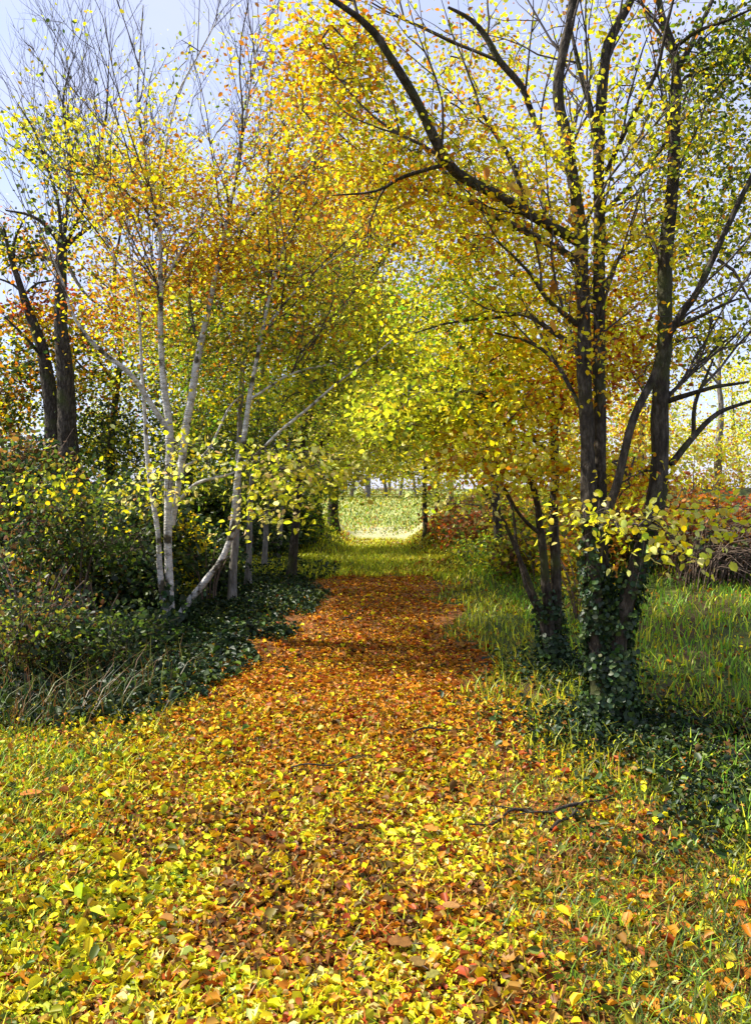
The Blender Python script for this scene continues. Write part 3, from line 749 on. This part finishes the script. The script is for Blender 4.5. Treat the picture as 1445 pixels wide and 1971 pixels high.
t5.crown([(60, 640, 70, 60, 14.6, 1., 42, 'YMOD'), (60, 740, 70, 50, 14.6, 1., 36, 'MDYO'), (25, 470, 40, 40, 13.4, .8, 10, 'DY')], leaves=30, size=.085, spread=.26)
t5.done()

# --- the shaded row on the left of the lane, then the trees that close the arch
def row_tree(name, label, u, v, d, width, top, lean, mixes, clumps, bark=M_DARK, group='trees lining the lane', size=.055, spread=.27, leaves=26, shoots=16, nb=7, lo=.45, extra=()):
    t = Tree(name, label, 'tree', P(u, v, d), bark, group)
    b = t.base; h = EYE + (V0 - top) * d / F - b[2]
    r = width * .5 * d / F
    k = 6
    zs = np.linspace(0, 1, k)
    pts = np.stack([b[0] + lean * zs ** 1.6 + .10 * rng.normal(size=k) * zs, b[1] + .15 * rng.normal(size=k) * zs, b[2] - .03 + h * zs], -1)
    q = t.stem(pts, r * (1 - .82 * zs), 'trunk', sides=9, step=.18, flare=True)
    for i in range(nb):
        j = int(len(q) * rng.uniform(lo, .92)); a = rng.random() * 2 * np.pi
        dirn = np.array([np.cos(a), np.sin(a) * .8, .7 + .5 * rng.random()]); L = h * rng.uniform(.18, .32)
        p0 = q[j]; p1 = p0 + nrm(dirn) * L * .5; p2 = p1 + nrm(dirn + np.array([0, 0, .5])) * L * .5
        t.stem([p0, p1 + .05 * rng.normal(size=3), p2], np.array([.42, .28, .08]) * r * (1.2 - j / len(q)), 'branch', sides=6, step=.18)
    for e_ in extra:
        t.px(d - 1.2, e_, 'branch', sides=7, step=.15)
    if shoots: t.shoots(shoots, h * .14, .010, zmin=b[2] + h * .5, lvl=1, rmax=r)
    t.crown(clumps, leaves=leaves, size=size, spread=spread)
    t.done()
    return t

row_tree('lane_tree', 'grey lit trunk standing nearest of the shaded row behind the pale stems', 446, 1158, 10.5, 17, 300, .5, 'Y', [(520, 560, 170, 120, 11, 1.3, 130, 'YGLFL'), (600, 420, 150, 110, 11, 1.3, 90, 'YLYOL'), (420, 760, 140, 80, 11, 1.2, 110, 'MGYFG'), (350, 640, 150, 90, 11.5, 1.2, 90, 'GYLMF')], M_LANE)
row_tree('lane_tree', 'second trunk of the shaded row, thin and greyish brown above ivy', 477, 1105, 12.5, 12, 380, .6, 'Y', [(560, 700, 150, 90, 12.5, 1.4, 120, 'GYFGL'), (470, 850, 110, 70, 12.5, 1.2, 110, 'DMGM'), (650, 540, 140, 100, 12.5, 1.4, 90, 'YLYOL')], M_LANE)
row_tree('lane_tree', 'straight dark trunk of the shaded row, third from the pale stems', 508, 1080, 14.5, 11, 420, .8, 'Y', [(600, 800, 120, 70, 14.5, 1.4, 110, 'GFLG'), (700, 640, 140, 90, 14.5, 1.5, 110, 'YGLL'), (520, 930, 80, 50, 14.5, 1., 70, 'DMG')], M_LANE, shoots=6)
row_tree('lane_tree', 'slender trunk near the far end of the shaded row', 535, 1072, 16.5, 11, 500, 1.0, 'Y', [(660, 820, 90, 60, 16.5, 1.4, 90, 'GLGM'), (760, 720, 120, 70, 16.5, 1.5, 100, 'YGLG'), (570, 930, 70, 50, 16.5, 1., 60, 'DMGG')], M_LANE, shoots=4)
row_tree('arch_tree', 'dark leaning trunk framing the left side of the bright opening', 640, 1040, 22, 22, 600, .8, 'Y', [(640, 925, 38, 26, 20, .8, 50, 'LGLP'), (625, 960, 28, 40, 20, 1.0, 40, 'GLMF'), (690, 800, 110, 70, 21, 1.6, 120, 'GLGMP'), (640, 890, 50, 40, 21, 1.2, 60, 'LGPL'), (800, 830, 80, 50, 21, 1.6, 70, 'LGPY')], size=.075, spread=.26, shoots=3)
row_tree('arch_tree', 'crooked dark trunk left of the one framing the bright opening', 612, 1038, 20.5, 18, 620, -.2, 'Y', [(600, 880, 70, 45, 20, 1.2, 70, 'GMLL'), (560, 800, 90, 60, 20, 1.5, 80, 'GMYD')], size=.075, spread=.26, shoots=3)
row_tree('arch_tree', 'thin dark trunk framing the right side of the bright opening', 819, 1037, 21, 11, 640, -.5, 'Y', [(835, 920, 40, 24, 20, .8, 50, 'LYLP'), (850, 940, 35, 40, 20, 1.0, 45, 'LYGP'), (740, 898, 90, 18, 20, 1.0, 70, 'LPGY'), (600, 1010, 30, 26, 19, .6, 30, 'GFLM'), (820, 850, 90, 50, 20, 1.5, 90, 'LYPG'), (880, 780, 110, 80, 20, 1.6, 110, 'YGLL'), (790, 700, 130, 80, 19, 1.6, 100, 'YGLG')], size=.075, spread=.26, shoots=3)
row_tree('arch_tree', 'dark straight trunk on the brown bank behind the opening', 842, 1012, 25, 9, 620, .2, 'Y', [(860, 870, 70, 40, 25, 1.6, 70, 'YLPO'), (930, 780, 100, 80, 25, 1.8, 90, 'YLGO')], size=.085, spread=.3, shoots=3)
row_tree('arch_tree', 'grey trunk on the brown bank, right of the dark straight one', 866, 1005, 26, 13, 560, .3, 'Y', [(930, 880, 80, 50, 26, 1.8, 80, 'YOLP'), (960, 700, 120, 110, 26, 2.0, 90, 'YLOG')], M_GREY, size=.085, spread=.3, shoots=3)
# --- trees whose crowns fill the space between, their stems mostly hidden
row_tree('arch_tree', 'yellow crowned tree arching over the lane from the right verge', 960, 1075, 14, 18, 240, -1.2, 'Y', [(780, 420, 140, 120, 13, 1.5, 93, 'YYLOG'), (900, 560, 140, 100, 13, 1.5, 70, 'YLLG'), (820, 700, 130, 70, 12.5, 1.5, 93, 'LLGYF'), (850, 800, 120, 60, 11.5, 1.2, 80, 'LLGY'), (1000, 640, 110, 90, 13.5, 1.4, 46, 'YLLG'), (700, 280, 120, 100, 13, 1.4, 60, 'YOL'), (720, 520, 90, 90, 11.8, 1.0, 80, 'LYGL'), (740, 640, 90, 70, 11.6, 1.0, 80, 'LGYL'), (720, 380, 90, 90, 12, 1.0, 60, 'YLOL')], size=.055, spread=.28, leaves=26, shoots=40, lo=.5, extra=[[(958, 860, 11), (910, 700, 10), (830, 610, 8), (740, 565, 6), (650, 560, 3)], [(940, 660, 10), (890, 530, 9), (820, 455, 7), (730, 405, 5), (650, 390, 2.5)], [(955, 900, 9), (890, 800, 7), (800, 755, 5), (720, 770, 3)], [(925, 520, 8), (860, 380, 6), (790, 290, 4), (720, 240, 2)]])
row_tree('arch_tree', 'golden crowned tree arching over the lane from the left bank', 560, 1090, 13.5, 18, 260, 1.3, 'Y', [(680, 430, 130, 110, 13, 1.5, 93, 'YYOLT'), (740, 560, 130, 90, 13, 1.5, 93, 'YYGLO'), (700, 700, 120, 70, 12.5, 1.4, 93, 'LGLY'), (700, 820, 110, 60, 11.5, 1.2, 80, 'LLGP'), (600, 300, 120, 90, 13, 1.4, 60, 'YOL'), (700, 600, 90, 80, 11.8, 1.0, 80, 'GLYL'), (690, 460, 90, 90, 12, 1.0, 70, 'YLOL'), (730, 860, 90, 35, 12, 1.0, 60, 'LLGP')], size=.055, spread=.28, leaves=26, shoots=40, lo=.5, extra=[[(575, 880, 11), (620, 720, 10), (680, 590, 8), (750, 480, 6), (830, 400, 3)], [(580, 760, 9), (560, 600, 8), (590, 460, 6), (660, 340, 3)], [(572, 930, 9), (640, 830, 8), (730, 780, 6), (820, 775, 3)], [(620, 640, 8), (690, 520, 6), (720, 400, 4), (730, 280, 2)]])

# --- woodland edge behind the left bank
for (u, v, d, top, lab, cl) in [
    (210, 1060, 15, 420, 'gold and green tree behind the pale stems, next to the dark trunks', [(210, 700, 130, 110, 15, 1.8, 140, 'YGOMD'), (200, 860, 140, 90, 15, 1.6, 140, 'DMGYK'), (290, 560, 110, 90, 15, 1.6, 70, 'YOGL')]),
    (360, 1050, 16.5, 440, 'mixed green and gold tree rising behind the pale stems', [(400, 700, 140, 110, 16.5, 1.8, 150, 'GYMDO'), (380, 860, 130, 90, 16.5, 1.6, 150, 'DMKG'), (420, 540, 120, 90, 16.5, 1.6, 70, 'YOL')]),
    (500, 1040, 19, 520, 'dark green tree deep behind the shaded row', [(520, 760, 110, 90, 19, 1.8, 130, 'DMGY'), (500, 900, 110, 70, 19, 1.6, 130, 'DKM')])]:
    row_tree('woodland_tree', lab, u, v, d, 20, top, .3, 'Y', cl, M_DARK, 'trees of the left woodland edge', size=.075, spread=.36, leaves=32, shoots=6)

for (u, v, d, top, lab, cl) in [
    (1380, 1000, 24, 560, 'pale yellow tree standing behind the hedge at the right edge', [(1370, 850, 110, 90, 24, 2., 90, 'YLPOL'), (1400, 950, 120, 40, 23, 1.6, 90, 'YLPT'), (1420, 720, 90, 90, 24, 2., 40, 'LPYG')]),
    (1230, 1010, 22, 500, 'light yellow tree seen between the stems of the ivy-footed tree', [(1230, 850, 90, 90, 22, 2., 80, 'YLPO'), (1180, 700, 100, 110, 22, 2., 80, 'YLOG'), (1270, 960, 90, 40, 21, 1.5, 70, 'OYLT')]),
    (1090, 1010, 24, 520, 'golden tree behind the slim forked tree', [(1060, 880, 100, 70, 24, 2., 90, 'YOLP'), (1050, 740, 110, 110, 24, 2., 80, 'YLOG'), (1100, 960, 80, 40, 23, 1.5, 60, 'OYRT')])]:
    row_tree('background_tree', lab, u, v, d, 16, top, .3, 'Y', cl, M_GREY, 'trees behind the right verge', size=.10, spread=.34, leaves=34, shoots=6)

# --- shrubs
def shrub(name, label, clumps, stems, d, base_uv, bark=M_BROWN, leaves=30, size=.07, spread=.15, group=None, cat='shrub', H_=1.2):
    t = Tree(name, label, cat, P(base_uv[0], base_uv[1], d), bark, group)
    b = t.base
    for i in range(stems):
        a = rng.random() * 2 * np.pi; o = np.array([np.cos(a), np.sin(a), 0]) * rng.uniform(.1, .5) * H_
        p = b + o * .25
        p[2] = gh(p[0], p[1]) - .02
        L = H_ * rng.uniform(.6, 1.1)
        e = p + o * .9 + np.array([0, 0, L])
        t.stem(bez(p, p + np.array([0, 0, L * .6]), e, 5), np.linspace(.014, .004, 5), 'stem', sides=5, step=.15, wob=.03)
    t.crown(clumps, leaves=leaves, size=size, spread=spread, flat=.75, up=.5)
    t.done('foliage', M_BROWN)
    return t
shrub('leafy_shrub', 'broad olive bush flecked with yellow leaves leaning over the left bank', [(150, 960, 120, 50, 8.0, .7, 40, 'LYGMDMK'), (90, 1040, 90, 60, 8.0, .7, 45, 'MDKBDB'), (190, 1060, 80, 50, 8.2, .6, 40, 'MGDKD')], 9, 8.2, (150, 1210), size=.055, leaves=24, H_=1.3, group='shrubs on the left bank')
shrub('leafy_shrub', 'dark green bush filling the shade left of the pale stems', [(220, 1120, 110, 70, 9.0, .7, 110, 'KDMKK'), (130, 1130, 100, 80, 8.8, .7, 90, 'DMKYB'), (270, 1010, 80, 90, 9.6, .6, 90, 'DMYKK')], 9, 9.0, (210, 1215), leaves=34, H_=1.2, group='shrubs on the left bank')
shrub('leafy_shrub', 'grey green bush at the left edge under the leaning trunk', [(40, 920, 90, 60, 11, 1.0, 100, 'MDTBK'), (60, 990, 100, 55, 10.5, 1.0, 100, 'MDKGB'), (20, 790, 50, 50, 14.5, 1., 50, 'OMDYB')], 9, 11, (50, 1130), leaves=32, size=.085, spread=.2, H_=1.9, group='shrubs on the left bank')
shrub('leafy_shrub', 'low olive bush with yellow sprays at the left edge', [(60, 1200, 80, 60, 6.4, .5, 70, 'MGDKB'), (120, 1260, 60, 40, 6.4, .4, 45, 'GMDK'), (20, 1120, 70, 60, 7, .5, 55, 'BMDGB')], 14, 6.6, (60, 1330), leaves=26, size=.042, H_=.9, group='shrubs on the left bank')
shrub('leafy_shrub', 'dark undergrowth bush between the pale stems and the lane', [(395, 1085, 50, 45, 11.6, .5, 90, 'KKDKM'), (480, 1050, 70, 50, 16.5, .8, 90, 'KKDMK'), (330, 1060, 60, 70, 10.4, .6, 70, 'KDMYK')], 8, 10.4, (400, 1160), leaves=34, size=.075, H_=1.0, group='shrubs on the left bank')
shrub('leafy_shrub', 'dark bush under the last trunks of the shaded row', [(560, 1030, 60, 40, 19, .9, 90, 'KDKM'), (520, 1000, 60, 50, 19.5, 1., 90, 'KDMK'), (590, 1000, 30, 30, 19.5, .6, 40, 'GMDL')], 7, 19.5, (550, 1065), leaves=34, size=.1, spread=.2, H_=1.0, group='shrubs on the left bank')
shrub('leafy_shrub', 'near black green bush added in place of shade low on the bank behind the dry grass', [(180, 1270, 80, 60, 6.6, .5, 100, 'KDKM'), (110, 1200, 70, 50, 7.2, .5, 70, 'DKMB'), (250, 1230, 60, 40, 7.4, .5, 60, 'KKDM')], 8, 6.9, (190, 1330), leaves=34, size=.05, spread=.13, H_=.7, group='shrubs on the left bank')  # added bush, its near black leaves stand in for the bank's shade
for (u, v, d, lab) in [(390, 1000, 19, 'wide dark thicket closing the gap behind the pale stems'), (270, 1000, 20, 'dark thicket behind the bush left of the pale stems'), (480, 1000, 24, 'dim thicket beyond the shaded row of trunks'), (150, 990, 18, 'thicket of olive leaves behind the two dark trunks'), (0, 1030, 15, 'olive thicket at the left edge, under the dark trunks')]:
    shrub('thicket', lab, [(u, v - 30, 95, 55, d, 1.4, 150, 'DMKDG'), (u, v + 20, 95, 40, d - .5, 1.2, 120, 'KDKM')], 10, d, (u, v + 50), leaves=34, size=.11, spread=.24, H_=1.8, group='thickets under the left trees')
shrub('russet_shrub', 'russet bush glowing between the two right trees', [(1200, 1020, 70, 70, 11, .7, 80, 'ORTOB'), (1130, 1010, 50, 60, 11, .7, 50, 'YOTOG'), (1230, 930, 70, 50, 11.5, .8, 45, 'OYRT')], 8, 11, (1190, 1130), leaves=30, size=.08, H_=1.3)
shrub('bramble_bush', 'brown bramble heap on the right bank near the opening', [(930, 1010, 60, 40, 17, 1., 90, 'BTRBM'), (880, 1015, 40, 25, 19, 1., 50, 'BTRO'), (1000, 1000, 60, 50, 15, 1., 80, 'MGTYB')], 8, 16.5, (940, 1050), leaves=30, size=.09, spread=.2, H_=.9, cat='bush')
shrub('bramble_bush', 'olive yellow bush at the foot of the slim dark tree', [(1010, 1060, 50, 40, 12, .7, 60, 'MGYTB'), (1110, 1080, 40, 70, 10, .6, 60, 'YGMTO')], 6, 11.5, (1040, 1120), leaves=28, size=.07, H_=.9, cat='bush')
shrub('verge_bush', 'ochre bush of thin leaves right behind the fork of the ivy-footed tree', [(1110, 1120, 40, 70, 8.6, .5, 60, 'GYMTL'), (1150, 1150, 50, 50, 8.8, .5, 50, 'YGMT')], 9, 8.8, (1115, 1210), leaves=22, size=.045, spread=.14, H_=.9, cat='bush', group='bushes on the right verge')
shrub('verge_bush', 'lime green bush on the rising right verge beside the path', [(940, 1070, 60, 25, 14, .8, 70, 'GLFM'), (1000, 1085, 50, 30, 12.5, .8, 60, 'GLMF')], 8, 13.5, (965, 1100), leaves=24, size=.06, spread=.18, H_=.5, cat='bush', group='bushes on the right verge')
shrub('verge_bush', 'brown leaved bush closing the right side of the bright opening', [(870, 1000, 40, 28, 21, .8, 80, 'BRTMB'), (905, 1030, 40, 22, 19.5, .8, 70, 'BRTB')], 8, 20, (890, 1050), leaves=28, size=.085, spread=.2, H_=.8, cat='bush', group='bushes on the right verge')
shrub('verge_bush', 'yellow bush spreading low behind the dark hedge', [(1340, 1010, 90, 30, 13, .8, 80, 'YOTGL'), (1290, 1050, 60, 40, 12, .7, 60, 'OTRB')], 9, 12.5, (1330, 1110), leaves=24, size=.07, spread=.18, H_=1.2, cat='bush', group='bushes on the right verge')
# dark hedge at the right edge: arching brown canes with russet tops
hd = Tree('hedge', 'dark brown tangled hedge with a russet top at the right edge of the grass', 'hedge', P(1400, 1185, 9.8), M_BROWN)
tb = Tubes()
for i in range(1500):
    px = rng.uniform(3.7, 8.5); py = 9.4 + .35 * (px - 3.7) * .3 + rng.uniform(-.1, 1.5)
    p = np.array([px, py, float(gh(px, py))])
    L = rng.uniform(.5, 1.25); a = rng.normal(size=3) * .5 + np.array([.75, -.2, .8])
    e = p + nrm(a) * L + np.array([.25, -.05, -.2]) * rng.random()
    tb.add(bez(p, p + np.array([0, 0, L * .75]), e, 5), np.linspace(.009, .003, 5), 3)
tb.build('canes', M_BROWN, hd.root)
hd.nodes.append(np.array([[4.5, 10, .8], [5.5, 10.2, .9], [6.5, 10.4, .9]]))
m = 260
S = np.stack([rng.uniform(3.7, 8.2, m), rng.uniform(9.7, 11.0, m), rng.uniform(.75, 1.2, m)], -1)
S[:, 2] += .25
hd.sprays(S, ['ROTBO'] * m, 24, .07, .14, twig=False, flat=.6)
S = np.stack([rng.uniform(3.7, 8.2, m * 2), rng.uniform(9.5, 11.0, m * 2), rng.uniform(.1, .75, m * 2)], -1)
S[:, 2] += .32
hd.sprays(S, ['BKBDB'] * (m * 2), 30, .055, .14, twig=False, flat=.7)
hd.done('foliage', M_BROWN)

# dry brown grass at the left edge
x, y = scatter(9000, (-3.6, -1.3), 4.7, 7.2, 1.0)
k = (y > 4.8 + .5 * rng.random(len(x)) ** 2) & (x < -1.75 - .3 * (y - 4.9) + .35 * rng.normal(size=len(x))) & (rng.random(len(x)) < .1 + 1.3 * vnoise(np.stack([x, y, x * 0 + 9], -1), 2.2) ** 1.5); x, y = x[k], y[k]
V, Q, C = blades(x, y, .08 + .30 * rng.random(len(x)) ** 1.3, np.full(len(x), .007), 'BBMKDKBD', .95)
o = mesh_quads('dry_grass', V, Q, M_GRASS, None, C); o['kind'] = 'stuff'
o['label'] = 'tall dry brown grass at the left edge of the lane'; o['category'] = 'grass'

# --- far trees beyond the field
fh = Tree('far_hedge', 'low brown and green hedge along the far edge of the bright meadow', 'hedge', (0, 72, 0), M_BROWN)
fh.nodes.append(np.array([[0, 72, .5]]))
m = 1500
S = np.stack([rng.uniform(-60, 60, m), 72 + rng.normal(size=m) * .8, np.zeros(m)], -1)
S[:, 2] = (.2 + 1.5 * rng.random(m)) * (.6 + .8 * vnoise(S, .25))
fh.sprays(S, [['MGTB', 'LGMT', 'BMDG'][i % 3] for i in range(m)], 26, .16, .35, kind=4, twig=False, flat=.7)
fh.done()
far = [(-26, 75, 11), (-19, 78, 13), (-13, 82, 12), (-7.5, 84, 14), (-3.5, 80, 12), (1.5, 86, 14), (6.5, 82, 12), (12, 80, 13), (18, 76, 12), (25, 74, 13), (33, 70, 12), (42, 66, 11), (-34, 70, 12), (-44, 62, 12),
       (-5.4, 60, 10), (-2.0, 64, 11), (-.6, 58, 10), (.9, 66, 11), (3.1, 60, 10), (4.4, 64, 10), (-3.9, 66, 11), (2.2, 70, 11)]
for i, (x_, y_, h) in enumerate(far):
    t = Tree('distant_tree', 'distant hazy tree at the far edge of the meadow', 'tree', (x_, y_, 0), M_GREY, 'distant trees beyond the meadow')
    b = t.base
    r_ = rng.uniform(.10, .24); ln = rng.normal() * .7
    t.stem([b, b + [ln * .4, 0, h * .25], b + [ln * .5 + .3 * rng.normal(), 0, h * .5], b + [ln, 0, h * .9]], [r_, r_ * .8, r_ * .6, .04], 'trunk', sides=7, step=.5)
    for j in range(4):
        z = h * rng.uniform(.18, .6); a = rng.random() * 6.28
        p0 = b + np.array([ln * z / h, 0, z])
        t.stem([p0, p0 + np.array([np.cos(a), np.sin(a), .9]) * .8, p0 + np.array([np.cos(a) * 1.9, np.sin(a) * 1.9, 2.2])], [r_ * .4, r_ * .3, .02], 'branch', sides=5, step=.5)
    m = 110
    q = rng.normal(size=(m, 3)) * .5
    S = b + np.array([0, 0, h * rng.uniform(.48, .6)]) + q * np.array([3.0, 3.0, h * .44])
    x_ = S[:, 2] > b[2] + 1.0 + 1.2 * rng.random(m)
    S = S[x_]
    t.sprays(S, [['YLGM', 'LGPY', 'YOLG'][i % 3]] * len(S), 26, .24, .6, kind=4, flat=.7)
    t.done()

# --- single large leaves, and dark streaks built as broken twigs, on the carpet
def big_leaf(u, v, size, lobes, ang, col, label):
    """a curled leaf with a stalk, lobed outline, lying on the carpet"""
    d = EYE * F / (v - V0)
    c = P(u, v, d); c[2] = float(gh(c[0], c[1])) + .045
    n = 26
    t = np.linspace(0, np.pi, n // 2)
    half = np.sin(t) ** .8 * (.36 + (.10 * np.cos(lobes * 2 * t) if lobes else 0))
    yy = -np.cos(t) * .5
    rows = []
    for h_, y_ in zip(half, yy):
        for f in (-1, -.5, 0, .5, 1):
            rows.append((h_ * f, y_, .16 * (h_ * f) ** 2 * 3 + .10 * y_ ** 2 + .015 * np.cos(9 * y_) * abs(f)))
    V = np.array(rows) * size
    top = V.copy(); bot = V.copy(); bot[:, 2] -= .0012
    V = np.vstack([top, bot]); k = len(top)
    Q = []
    m_ = len(half)
    for i in range(m_ - 1):
        for j in range(4):
            a = i * 5 + j
            Q.append((a, a + 1, a + 6, a + 5)); Q.append((k + a, k + a + 5, k + a + 6, k + a + 1))
        Q.append((i * 5, i * 5 + 5, k + i * 5 + 5, k + i * 5)); Q.append((i * 5 + 4, k + i * 5 + 4, k + i * 5 + 9, i * 5 + 9))
    ca, sa = math.cos(ang), math.sin(ang)
    R = np.array([[ca, -sa, 0], [sa, ca, 0], [0, 0, 1]])
    r = root('fallen_leaf', label, 'leaf', c, 'large single leaves on the carpet')
    m = noise_mat('curled_leaf', [(.3, tuple(x * .55 for x in col)), (.7, col)], 40, bump=.3)
    mesh_quads('blade', V @ R.T + c, np.array(Q), m, r)
    tb = Tubes()
    e = np.array([0, -.5, .025]) * size
    tb.add(bez(e, e + np.array([.05, -.2, .03]) * size, e + np.array([.12, -.42, .0]) * size, 6) @ R.T + c, np.linspace(.0022, .0014, 6), 5)
    tb.build('stalk', M_BROWN, r)
big_leaf(770, 1838, .085, 3, 1.3, (.20, .09, .02), 'wavy brown leaf at the bottom middle, larger of the brown pair')
big_leaf(803, 1880, .060, 3, .5, (.20, .12, .03), 'narrow ochre brown leaf just below the wavy brown leaf')
big_leaf(833, 1908, .050, 3, -.8, (.22, .20, .04), 'small dull olive leaf lowest among the brown ones')
big_leaf(868, 1762, .065, 0, 1.4, (.34, .17, .05), 'tan pointed leaf lying flat among bright yellow leaves')
big_leaf(612, 1528, .085, 3, .1, (.20, .07, .02), 'dark rust leaf on the path between yellow tufts')
big_leaf(762, 1490, .080, 0, 1.2, (.22, .10, .03), 'small brown leaf at the near end of the rust path')
big_leaf(830, 1598, .075, 3, .7, (.50, .20, .03), 'bright orange lobed leaf in the middle of the yellow carpet')
big_leaf(60, 1555, .10, 0, 1.9, (.48, .16, .03), 'long orange leaf on green grass at the left edge')
def dark_streak(pts, w, label, twigs=()):  # dark streak on the carpet, built in the shape of a branch
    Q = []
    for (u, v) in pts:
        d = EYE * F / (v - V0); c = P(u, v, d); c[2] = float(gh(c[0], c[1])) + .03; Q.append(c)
    r = root('streak_branch', label, 'branch', Q[0])
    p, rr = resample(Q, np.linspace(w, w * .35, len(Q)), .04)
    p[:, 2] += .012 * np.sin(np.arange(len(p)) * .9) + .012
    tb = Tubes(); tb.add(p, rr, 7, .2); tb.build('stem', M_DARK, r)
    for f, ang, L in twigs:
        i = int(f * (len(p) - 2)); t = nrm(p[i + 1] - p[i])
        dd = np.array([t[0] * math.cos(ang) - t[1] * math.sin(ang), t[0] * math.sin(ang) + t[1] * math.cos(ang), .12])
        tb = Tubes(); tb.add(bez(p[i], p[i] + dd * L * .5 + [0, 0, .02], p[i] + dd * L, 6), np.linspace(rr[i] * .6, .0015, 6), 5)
        tb.build('streak_twig', M_DARK, r)
dark_streak([(1120, 1548), (1060, 1562), (1000, 1558), (950, 1582), (900, 1592)], .011, 'dark streak built as a forked branch, from the ivy on to the yellow leaves', [(.3, .6, .25), (.6, -.6, .2)])
dark_streak([(1060, 1600), (1095, 1570), (1130, 1545), (1180, 1530)], .009, 'short dark streak built as a branch among the ivy in front of the big tree', [(.5, .5, .2)])
dark_streak([(795, 1425), (840, 1418), (900, 1421)], .007, 'thin dark streak built as a twig near the right edge of the rust path', [(.5, .5, .15)])
dark_streak([(660, 1200), (700, 1178), (730, 1160)], .008, 'thin streak built as a twig across the far rust stretch of the path', [(.5, .6, .2)])
dark_streak([(560, 1490), (650, 1480), (722, 1462)], .006, 'long thin streak built as a twig on the left half of the path', [(.4, .5, .2), (.7, -.5, .15)])
